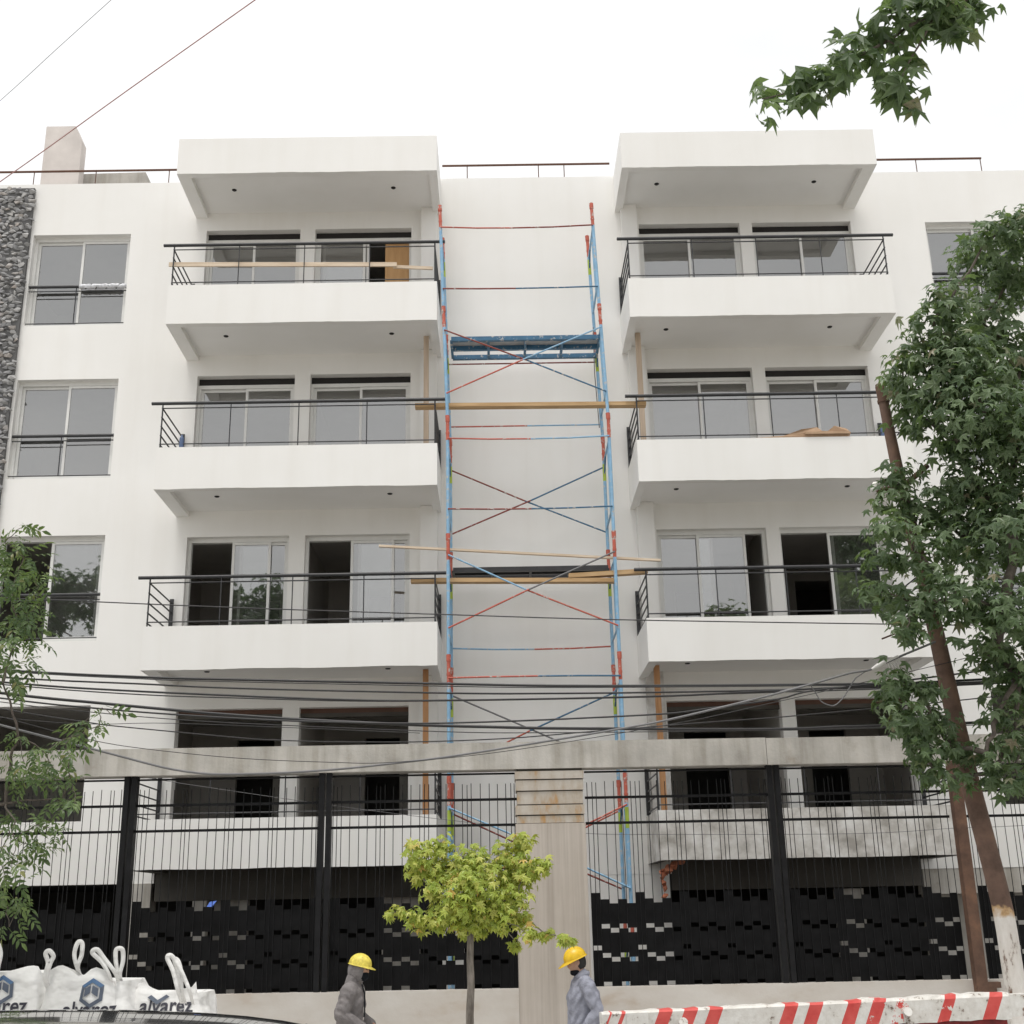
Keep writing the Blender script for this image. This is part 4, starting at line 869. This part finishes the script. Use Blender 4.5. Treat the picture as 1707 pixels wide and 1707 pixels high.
    if hooded:
        def hood(n=36, k=26):
            vs, fs = ellip(Hc + Rt @ Vector((-.014, 0, -.012)), (.118, .099, .150), n, k, None, Rt); keep = []
            for q in fs:
                c = sum((vs[i] for i in q), Vector()) / 4; l = Rt.transposed() @ (c - Hc)
                if l.x > .055 and -.115 < l.z < .06: continue
                keep.append(q)
            return vs, keep
        put('hood', hood(), 'hoodie')
        put('face_mask', ellip(Hc + Rt @ Vector((.036, 0, -.060)), (.078, .070, .066), 24, 16, None, Rt), 'mask')
        put('hood_neck', skin_mesh([((f * 1.1 - .02, 0, 1.36), (.085, .11)), ((f * 1.5 - .01, 0, 1.45), (.082, .088)), ((f * 1.7 + .02, 0, 1.51), (.075, .08))], [(0, 1), (1, 2)]), 'hoodie')
        # open zip with pale shirt and dangling cords
        put('undershirt', ellip((f * .75 + .125, 0, 1.2), (.020, .035, .17), 16, 12), 'undershirt')
        for s in (-1,): 
            m = MB(); m.tube([Rz @ (Vector(p) * hs) + Vector((loc[0], loc[1], 0)) for p in ((f * 1.3 + .10, s * .05, 1.40), (f + .145, s * .055, 1.3), (f * .8 + .155, s * .06, 1.12), (f * .8 + .15, s * .06, 1.07))], .007, 6); m.build('drawcord', 'mask', t)
    else:
        hr = ellip(Hc + Rt @ Vector((-.020, 0, .005)), (.092, .080, .112), 30, 22, None, Rt); vs, fs = hr
        put('hair', (vs, [q for q in fs if not ((Rt.transposed() @ (sum((vs[i] for i in q), Vector()) / 4 - Hc)).x > .02 and (Rt.transposed() @ (sum((vs[i] for i in q), Vector()) / 4 - Hc)).z < .05) and (Rt.transposed() @ (sum((vs[i] for i in q), Vector()) / 4 - Hc)).z > -.075]), 'hair')
        put('lowered_face_mask', ellip(Hc + Rt @ Vector((.045, 0, -.085)), (.056, .056, .040), 24, 14, None, Rt), 'mask')
        m = MB()
        for s in (1, -1): m.tube([Rz @ (Hc + Rt @ Vector(p)) + Vector((loc[0], loc[1], 0)) for p in ((-.005, s * .080, .02), (.02, s * .077, -.03), (.045, s * .066, -.075))], .0025, 5)
        m.build('mask_strap', 'undershirt', t)
        vs, fs = ellip((f * 1.25 + .0, 0, 1.425), (.088, .092, .055), 28, 12, None, Matrix.Rotation(.35, 3, 'Y')); put('collar', (vs, [q for q in fs if abs((sum((vs[i] for i in q), Vector()) / 4).z - 1.425) < .04]), 'shirt')
    # helmet
    Hh = Hc + Rt @ Vector((-.006, 0, .045)); vs = []; fs = []; n, k = 40, 14; rx, ry, rz = .126, .106, .112
    for j in range(k + 1):
        ph = math.pi / 2 * j / k
        for i in range(n):
            th = 2 * math.pi * i / n; rib = 1 + .022 * math.exp(-(math.sin(th) * math.sin(ph) / .12) ** 2)
            vs.append(Hh + Rt @ Vector((rx * math.cos(th) * math.sin(ph) * rib, ry * math.sin(th) * math.sin(ph) * rib, rz * math.cos(ph) * rib)))
    for j in range(k):
        for i in range(n): fs.append((j * n + i, (j + 1) * n + i, (j + 1) * n + (i + 1) % n, j * n + (i + 1) % n))
    o0 = len(vs)
    for rad, dz in ((1.0, -.004), (1.07, -.012), (1.08, -.016), (1.0, -.014)):
        for i in range(n):
            th = 2 * math.pi * i / n; pk = max(0, math.cos(th)) ** 1.6 * ((.045 if hooded else .075) if rad > 1.0 else 0)
            vs.append(Hh + Rt @ Vector((rx * math.cos(th) * rad + pk, ry * math.sin(th) * rad, dz - pk * .28)))
    rows = [k * n] + [o0 + r * n for r in range(4)]
    for a, b in zip(rows, rows[1:]):
        for i in range(n): fs.append((a + i, b + i, b + (i + 1) % n, a + (i + 1) % n))
    put('safety_helmet', (vs, fs), 'hat2' if hooded else 'hat')
    return t
PY = -3.85; X1_ = U(583, 1660, PY).x; X2_ = U(975, 1660, PY).x
person((X1_, PY), R(-8), 'man in yellow helmet, grey hooded jacket and dark mask, walking right with bowed head', .20, .035,
       [((-.02, .24, 1.10), (.20, .17, .99)), ((-.03, -.25, 1.10), (.19, -.17, .985))], True, .0, .935)
person((X2_, PY), R(180 + 12), 'man in bright yellow helmet and grey blue shirt, walking left by the column', .36, .02,
       [((-.06, .25, 1.08), (.10, .22, .86)), ((-.06, -.25, 1.08), (.06, -.24, .84))], False, .05, .95)

# ------------------------------------------------------------------ trees
def star():
    v = [(0, 0, 0)]; lobes = [(90, 1.0), (35, .92), (145, .92), (-18, .62), (198, .62)]; ang = sorted(a for a, _ in lobes); L = dict(lobes)
    per = []
    for i, a in enumerate(ang):
        per.append((a, L[a])); nx = ang[(i + 1) % 5] + (360 if i == 4 else 0); per.append(((a + nx) / 2, .43 if i < 4 else .2))
    for a, r in per:
        x, y = r * math.cos(R(a)), r * math.sin(R(a)); v.append((x, y, -.38 * r * r + (.05 if r < .5 else 0)))
    return v, [(0, 1 + i, 1 + (i + 1) % 10) for i in range(10)]
def leaflet(cx, cy, ang, ln, w, droop):
    c, s = math.cos(R(ang)), math.sin(R(ang)); pts = [(0, 0, 0), (.35, w, .012), (.35, -w, .012), (.72, w * .7, -.03), (.72, -w * .7, -.03), (1, 0, -.10), (.5, 0, -.015)]
    V = [(cx + (x * c - y * s) * ln, cy + (x * s + y * c) * ln, z * ln * droop) for x, y, z in pts]; return V, [(0, 2, 6), (0, 6, 1), (1, 6, 3), (2, 4, 6), (6, 4, 5), (6, 5, 3)]
def ashleaf():
    V = []; F = []
    for cx, cy, a, l in ((0, .98, 90, .62), (0, .72, 42, .55), (0, .72, 138, .55), (0, .42, 38, .52), (0, .42, 142, .52), (0, .15, 34, .42), (0, .15, 146, .42)):
        v, f = leaflet(cx, cy, a, l, .19, 3.0); o = len(V); V += v; F += [tuple(i + o for i in q) for q in f]
    o = len(V); V += [(-.012, -.25, 0), (.012, -.25, 0), (.006, 1.0, 0), (-.006, 1.0, 0)]; F.append((o, o + 1, o + 2, o + 3)); return V, F
def frames(nrm, tip):
    nrm = nrm / np.linalg.norm(nrm, axis=1, keepdims=True); tip = tip - nrm * (tip * nrm).sum(1, keepdims=True); tip /= np.linalg.norm(tip, axis=1, keepdims=True); x = np.cross(tip, nrm)
    return np.stack([x, tip, nrm], axis=2)
def foliage(clumps, per, size, tmpl, shell=.45, up=.6, front=.25, droop=.5, jit=.55, count=None):
    Ps = []; Ns = []; Ts = []; Ss = []
    for c, r in clumps:
        n = int(per * (r ** 2) * random.uniform(.8, 1.2)) if count is None else count
        d = RNG.normal(size=(n, 3)); d /= np.linalg.norm(d, axis=1, keepdims=True); rad = r * (shell + (1 - shell) * RNG.random((n, 1))) * (1 + .15 * np.clip(RNG.normal(size=(n, 1)), -1.6, 1.3))
        Ps.append(np.array(c) + d * rad * np.array([1, 1, .8])); nn = d * .6 + np.array([0, -front, up]) + RNG.normal(size=(n, 3)) * jit * .6
        Ns.append(nn); Ts.append(d * np.array([1, 1, .3]) + np.array([0, 0, -droop]) + RNG.normal(size=(n, 3)) * jit); Ss.append(size * RNG.uniform(.5, 1.25, n))
    P = np.concatenate(Ps); return islands(tmpl[0], tmpl[1], P, frames(np.concatenate(Ns), np.concatenate(Ts)), np.concatenate(Ss))
def limb(m, a, b, r0, r1, wob=.12, n=6):
    a = Vector(a); b = Vector(b); pts = []
    for i in range(n + 1):
        t = i / n; o = Vector((random.uniform(-1, 1), random.uniform(-1, 1), random.uniform(-.4, .4))) * wob * (b - a).length * .3 * math.sin(math.pi * t); pts.append(a.lerp(b, t) + o + Vector((0, 0, .06 * (b - a).length * math.sin(math.pi * t))))
    m.tube(pts, [r0 + (r1 - r0) * i / n for i in range(n + 1)], 7); return pts
def tree(name, label, foot, fork, clumps, per, size, tmpl, leafmat, bark, r0, lk=.62, **kw):
    t = thing(name, label, 'tree', foot)
    m = MB(); tr = limb(m, foot, fork, r0, r0 * .62, .02, 8); m.build('trunk', bark, t)
    m = MB(); f0 = Vector(fork); nodes = [(f0, 0)]; par = []
    for c, r in sorted(clumps, key=lambda q: (Vector(q[0]) - f0).length):
        c = Vector(c); best = min(range(len(nodes)), key=lambda i: (nodes[i][0] - c).length + .25 * nodes[i][1]); par.append(best); nodes.append((c, nodes[best][1] + (nodes[best][0] - c).length))
    load = [1] * len(nodes)
    for i in range(len(nodes) - 1, 0, -1): load[par[i - 1]] += load[i]
    for i in range(1, len(nodes)): 
        ra = r0 * lk * (load[i] / load[0]) ** .5; limb(m, nodes[par[i - 1]][0], nodes[i][0], ra, max(.003, ra * .6), .22, 5)
    m.build('limbs', bark, t)
    V, F = foliage(clumps, per, size, tmpl, **kw); m = MB(); m.v = [tuple(p) for p in V]; m.f = F; m.mi = [0] * len(F); m.sm = [False] * len(F); m.build('crown', leafmat, t)
    return t
STAR, ASH = star(), ashleaf()
# sweetgum on the pavement at the right
PX = [(1655, 395, .22), (1700, 380, .3), (1630, 425, .30), (1690, 450, .5), (1585, 500, .26), (1555, 540, .30), (1640, 540, .45), (1700, 600, .5), (1520, 595, .26), (1500, 640, .20), (1580, 630, .42), (1530, 690, .30), (1640, 690, .5), (1590, 740, .22), (1500, 790, .20), (1490, 830, .24), (1545, 850, .34), (1620, 800, .40), (1700, 760, .5), (1480, 880, .22), (1475, 930, .20), (1540, 930, .34), (1610, 900, .42), (1690, 900, .5), (1455, 985, .17), (1490, 1000, .2), (1530, 1010, .26), (1600, 1000, .36), (1680, 1020, .45), (1510, 1050, .16), (1655, 1090, .28), (1700, 1130, .34), (1490, 1135, .20), (1535, 1150, .20), (1480, 1170, .16), (1510, 1200, .24), (1555, 1205, .24), (1535, 1250, .2), (1590, 1250, .2), (1560, 1290, .15), (1600, 1300, .15), (1645, 1255, .17), (1690, 1240, .30), (1665, 1185, .16), (1650, 1290, .14), (1700, 1310, .18), (1680, 700, .5), (1660, 850, .5), (1580, 580, .3), (1620, 610, .4)]
cl = []
for x, y, r in PX:
    Y = -6.55 + random.uniform(-.45, .25) if y < 1060 else (-6.5 + random.uniform(-.2, .2))
    v = U(x, y, Y); cl.append(((v.x, v.y, v.z), r))
for i in range(46):
    a, z = random.uniform(0, 6.28), random.uniform(3.4, 8.8); rr = random.uniform(.2, 1.6); c = (max(6.25, 7.1 + 1.2 * math.cos(a) * rr), -6.0 + math.sin(a) * rr * .9, z)
    cl.append((c, random.uniform(.4, .7)))
tree('sweetgum_tree', 'large dark green star leaved tree filling the right edge, in front of the building', (6.1, -6.2, 0), (6.0, -6.2, 3.6), [(c, r * 1.15) for c, r in cl], 1050, .090, STAR, 'leaf_gum', 'bark', .17, shell=.3)
# young yellow-green maple in front of the column
PX = [(700, 1425, .16), (735, 1410, .13), (745, 1450, .2), (700, 1455, .12), (790, 1435, .18), (790, 1470, .26), (845, 1430, .19), (870, 1405, .12), (880, 1450, .17), (905, 1440, .09), (850, 1470, .2), (720, 1485, .13), (760, 1510, .2), (815, 1510, .22), (860, 1500, .16), (730, 1530, .15), (690, 1530, .11), (665, 1520, .07), (650, 1523, .05), (780, 1545, .13), (830, 1535, .15), (870, 1530, .11), (880, 1555, .10), (910, 1558, .08), (940, 1566, .07), (955, 1570, .045), (860, 1575, .06), (690, 1410, .07), (700, 1550, .06), (800, 1555, .08)]
cl = [((v.x, v.y, v.z), r) for x, y, r in PX for v in [U(x, y, -5.6 + random.uniform(-.16, .16))]]
ft = U(783, 1690, -5.6)
tree('sapling', 'small young tree with bright yellow green leaves in front of the concrete column', (ft.x, -5.6, 0), (ft.x + .01, -5.6, 2.0), [(c, r * 1.12) for c, r in cl], 4300, .058, STAR, 'leaf_lime', 'barks', .045, jit=.6, droop=.7, shell=.2, front=.4)
# ash at the left
PX = [(8, 905, .22), (40, 930, .16), (60, 965, .14), (20, 985, .26), (65, 1010, .12), (30, 1045, .22), (15, 1100, .24), (30, 1070, .10), (5, 1140, .14), (170, 1180, .07), (185, 1190, .05), (165, 1210, .08), (150, 1195, .08), (135, 1225, .11), (110, 1240, .14), (75, 1255, .16), (40, 1270, .16), (15, 1290, .16), (90, 1285, .1), (30, 1230, .1), (120, 1305, .08), (10, 1340, .14), (100, 1335, .10), (125, 1340, .06), (60, 1375, .14), (90, 1385, .10), (25, 1400, .18), (60, 1420, .12), (20, 1450, .18), (5, 1500, .16), (30, 1520, .11), (15, 1545, .08), (35, 880, .08)]
cl = [((v.x, v.y, v.z), r) for x, y, r in PX for v in [U(x, y, -6.9 + random.uniform(-.3, .2))]]
for i in range(26):
    a = random.uniform(0, 6.28); c = (-6.0 + random.uniform(-1.3, .9), -6.9 + random.uniform(-1.2, 1.2), random.uniform(2.4, 6.2)); cl.append((c, random.uniform(.35, .55)))
tree('ash_tree', 'tree with long narrow leaves reaching in from the left edge', (-5.6, -6.9, 0), (-5.5, -6.9, 2.6), [(c, r * 1.0) for c, r in cl], 620, .135, ASH, 'leaf_ash', 'bark', .14, lk=.2, up=.5, droop=.75, front=.3)
# branch of a sweetgum on the camera's side of the street
PX = [(1265, 162, .065), (1270, 195, .06), (1300, 150, .12), (1340, 140, .14), (1375, 125, .13), (1400, 105, .13), (1420, 85, .12), (1450, 70, .12), (1440, 100, .10), (1480, 50, .12), (1490, 130, .11), (1505, 160, .11), (1525, 95, .06), (1500, 25, .14), (1540, 20, .16), (1590, 30, .14), (1610, 10, .14), (1570, 45, .12), (1560, 0, .16), (1640, 5, .1), (1500, 110, .08), (1310, 175, .06), (1350, 165, .06)]
BYY = -11.9
t = thing('sweetgum_tree', 'star leaved branch hanging into the sky at the top right corner', 'tree', (4.6, -12.9, 0))
V3 = lambda x, y, o=0: U(x, y, BYY + o)
m = MB(); limb(m, (4.6, -12.9, 0), (4.4, -12.7, 4.8), .15, .1, .04, 8); m.build('trunk', 'bark', t)
m = MB(); tipb = V3(1700, -60); limb(m, (4.4, -12.7, 4.8), (3.9, -12.4, 6.4), .08, .05); limb(m, (3.9, -12.4, 6.4), tipb, .05, .018, .1)
for path, r0 in (([(1700, -60), (1600, 5), (1530, 35), (1480, 68), (1430, 95), (1370, 130), (1310, 155), (1270, 165)], .0125), ([(1560, 22), (1535, 70), (1520, 95), (1505, 125), (1498, 160)], .007), ([(1480, 68), (1500, 78), (1508, 85)], .005), ([(1600, 5), (1620, 20), (1640, 10)], .006)):
    pp = [V3(x, y, .02 * i) for i, (x, y) in enumerate(path)]; m.tube(smooth(pp, 4), [r0 * (1 - .75 * i / (4 * (len(pp) - 1))) for i in range(4 * (len(pp) - 1) + 1)], 7)
m.build('branch', 'bark', t)
cl = [((v.x, v.y, v.z), r) for x, y, r in PX for v in [V3(x, y, random.uniform(-.1, .15))]]
for i in range(16): cl.append(((3.9 + random.uniform(-.4, 1.5), -12.6 + random.uniform(-1, 1), random.uniform(6.9, 8.5)), random.uniform(.4, .6)))
V, F = foliage([(c, r * 1.12) for c, r in cl], 800, .098, STAR, shell=.25, up=.45, front=.35, droop=.9, jit=.7); m = MB(); m.v = [tuple(p) for p in V]; m.f = F; m.mi = [0] * len(F); m.sm = [False] * len(F); m.build('crown', 'leaf_gum', t)
# trees standing behind the camera: seen only as reflections in the lower window panes
def big(x, y, h, lab):
    cl = [((x + math.cos(a) * q, y + math.sin(a) * q, z), random.uniform(.6, 1.0)) for a, q, z in [(random.uniform(0, 6.28), random.uniform(.3, 2.3), random.uniform(h * .45, h)) for _ in range(46)]]
    tree('street_tree', lab, (x, y, 0), (x, y, h * .4), cl, 230, .20, STAR, 'leaf_far', 'bark', .2)
big(-15.4, -23, 14.2, 'tall tree across the street, mirrored in the left edge window'); big(-9.6, -23, 13.4, 'rounded tree across the street, mirrored in the left sliding door'); big(8.2, -23.5, 11.4, 'lower tree across the street, mirrored in the right sliding door'); big(13.0, -23, 15.0, 'tallest tree across the street, mirrored in the far right door panes')
# ------------------------------------------------------------------ overcast daylight
SUN_EL, SUN_AZ = 72, -160          # degrees; azimuth measured from +y clockwise -> behind the camera, a little left
wd = bpy.data.worlds.new('World'); SC.world = wd; wd.use_nodes = True; nt = wd.node_tree; bg = nt.nodes['Background']
sky = nt.nodes.new('ShaderNodeTexSky'); sky.sky_type = 'NISHITA'; sky.sun_disc = False; sky.sun_elevation = R(SUN_EL); sky.sun_rotation = R(SUN_AZ); sky.dust_density = 4; sky.air_density = 1
hs = nt.nodes.new('ShaderNodeHueSaturation'); hs.inputs['Saturation'].default_value = .12; nt.links.new(sky.outputs[0], hs.inputs['Color'])
mx = nt.nodes.new('ShaderNodeMix'); mx.data_type = 'RGBA'; mx.inputs[0].default_value = .8; mx.inputs[7].default_value = (9.3, 9.32, 9.35, 1)   # even cloud deck over the clear sky
tc = nt.nodes.new('ShaderNodeTexCoord'); mp = nt.nodes.new('ShaderNodeMapping'); mp.inputs['Scale'].default_value = (1.2, 1.2, 3); cn = nt.nodes.new('ShaderNodeTexNoise'); cn.inputs['Scale'].default_value = 1.6; cn.inputs['Detail'].default_value = 5
nt.links.new(tc.outputs['Generated'], mp.inputs[0]); nt.links.new(mp.outputs[0], cn.inputs['Vector']); cr_ = nt.nodes.new('ShaderNodeValToRGB'); nt.links.new(cn.outputs['Fac'], cr_.inputs[0])
cr_.color_ramp.elements[0].position = .3; cr_.color_ramp.elements[0].color = (7.6, 7.7, 7.8, 1); cr_.color_ramp.elements[1].position = .62; cr_.color_ramp.elements[1].color = (9.9, 9.9, 9.9, 1); nt.links.new(cr_.outputs[0], mx.inputs[7])
nt.links.new(hs.outputs[0], mx.inputs[6]); nt.links.new(mx.outputs[2], bg.inputs[0]); bg.inputs[1].default_value = .1
sl = bpy.data.lights.new('sun', 'SUN'); sl.energy = 1.5; sl.angle = R(22); sl.color = (1, .96, .90); so = bpy.data.objects.new('sun', sl); COL.objects.link(so)
dv = Vector((math.sin(R(SUN_AZ)) * math.cos(R(SUN_EL)), math.cos(R(SUN_AZ)) * math.cos(R(SUN_EL)), math.sin(R(SUN_EL))))
so.rotation_euler = dv.to_track_quat('Z', 'Y').to_euler(); so.location = dv * 40
SC.view_settings.view_transform = 'Standard'; SC.view_settings.look = 'None'; SC.view_settings.exposure = .42; SC.view_settings.gamma = 1
SC.cycles.max_bounces = 10; SC.cycles.diffuse_bounces = 6; SC.cycles.glossy_bounces = 4; SC.cycles.transparent_max_bounces = 12; SC.cycles.caustics_reflective = False; SC.cycles.caustics_refractive = False
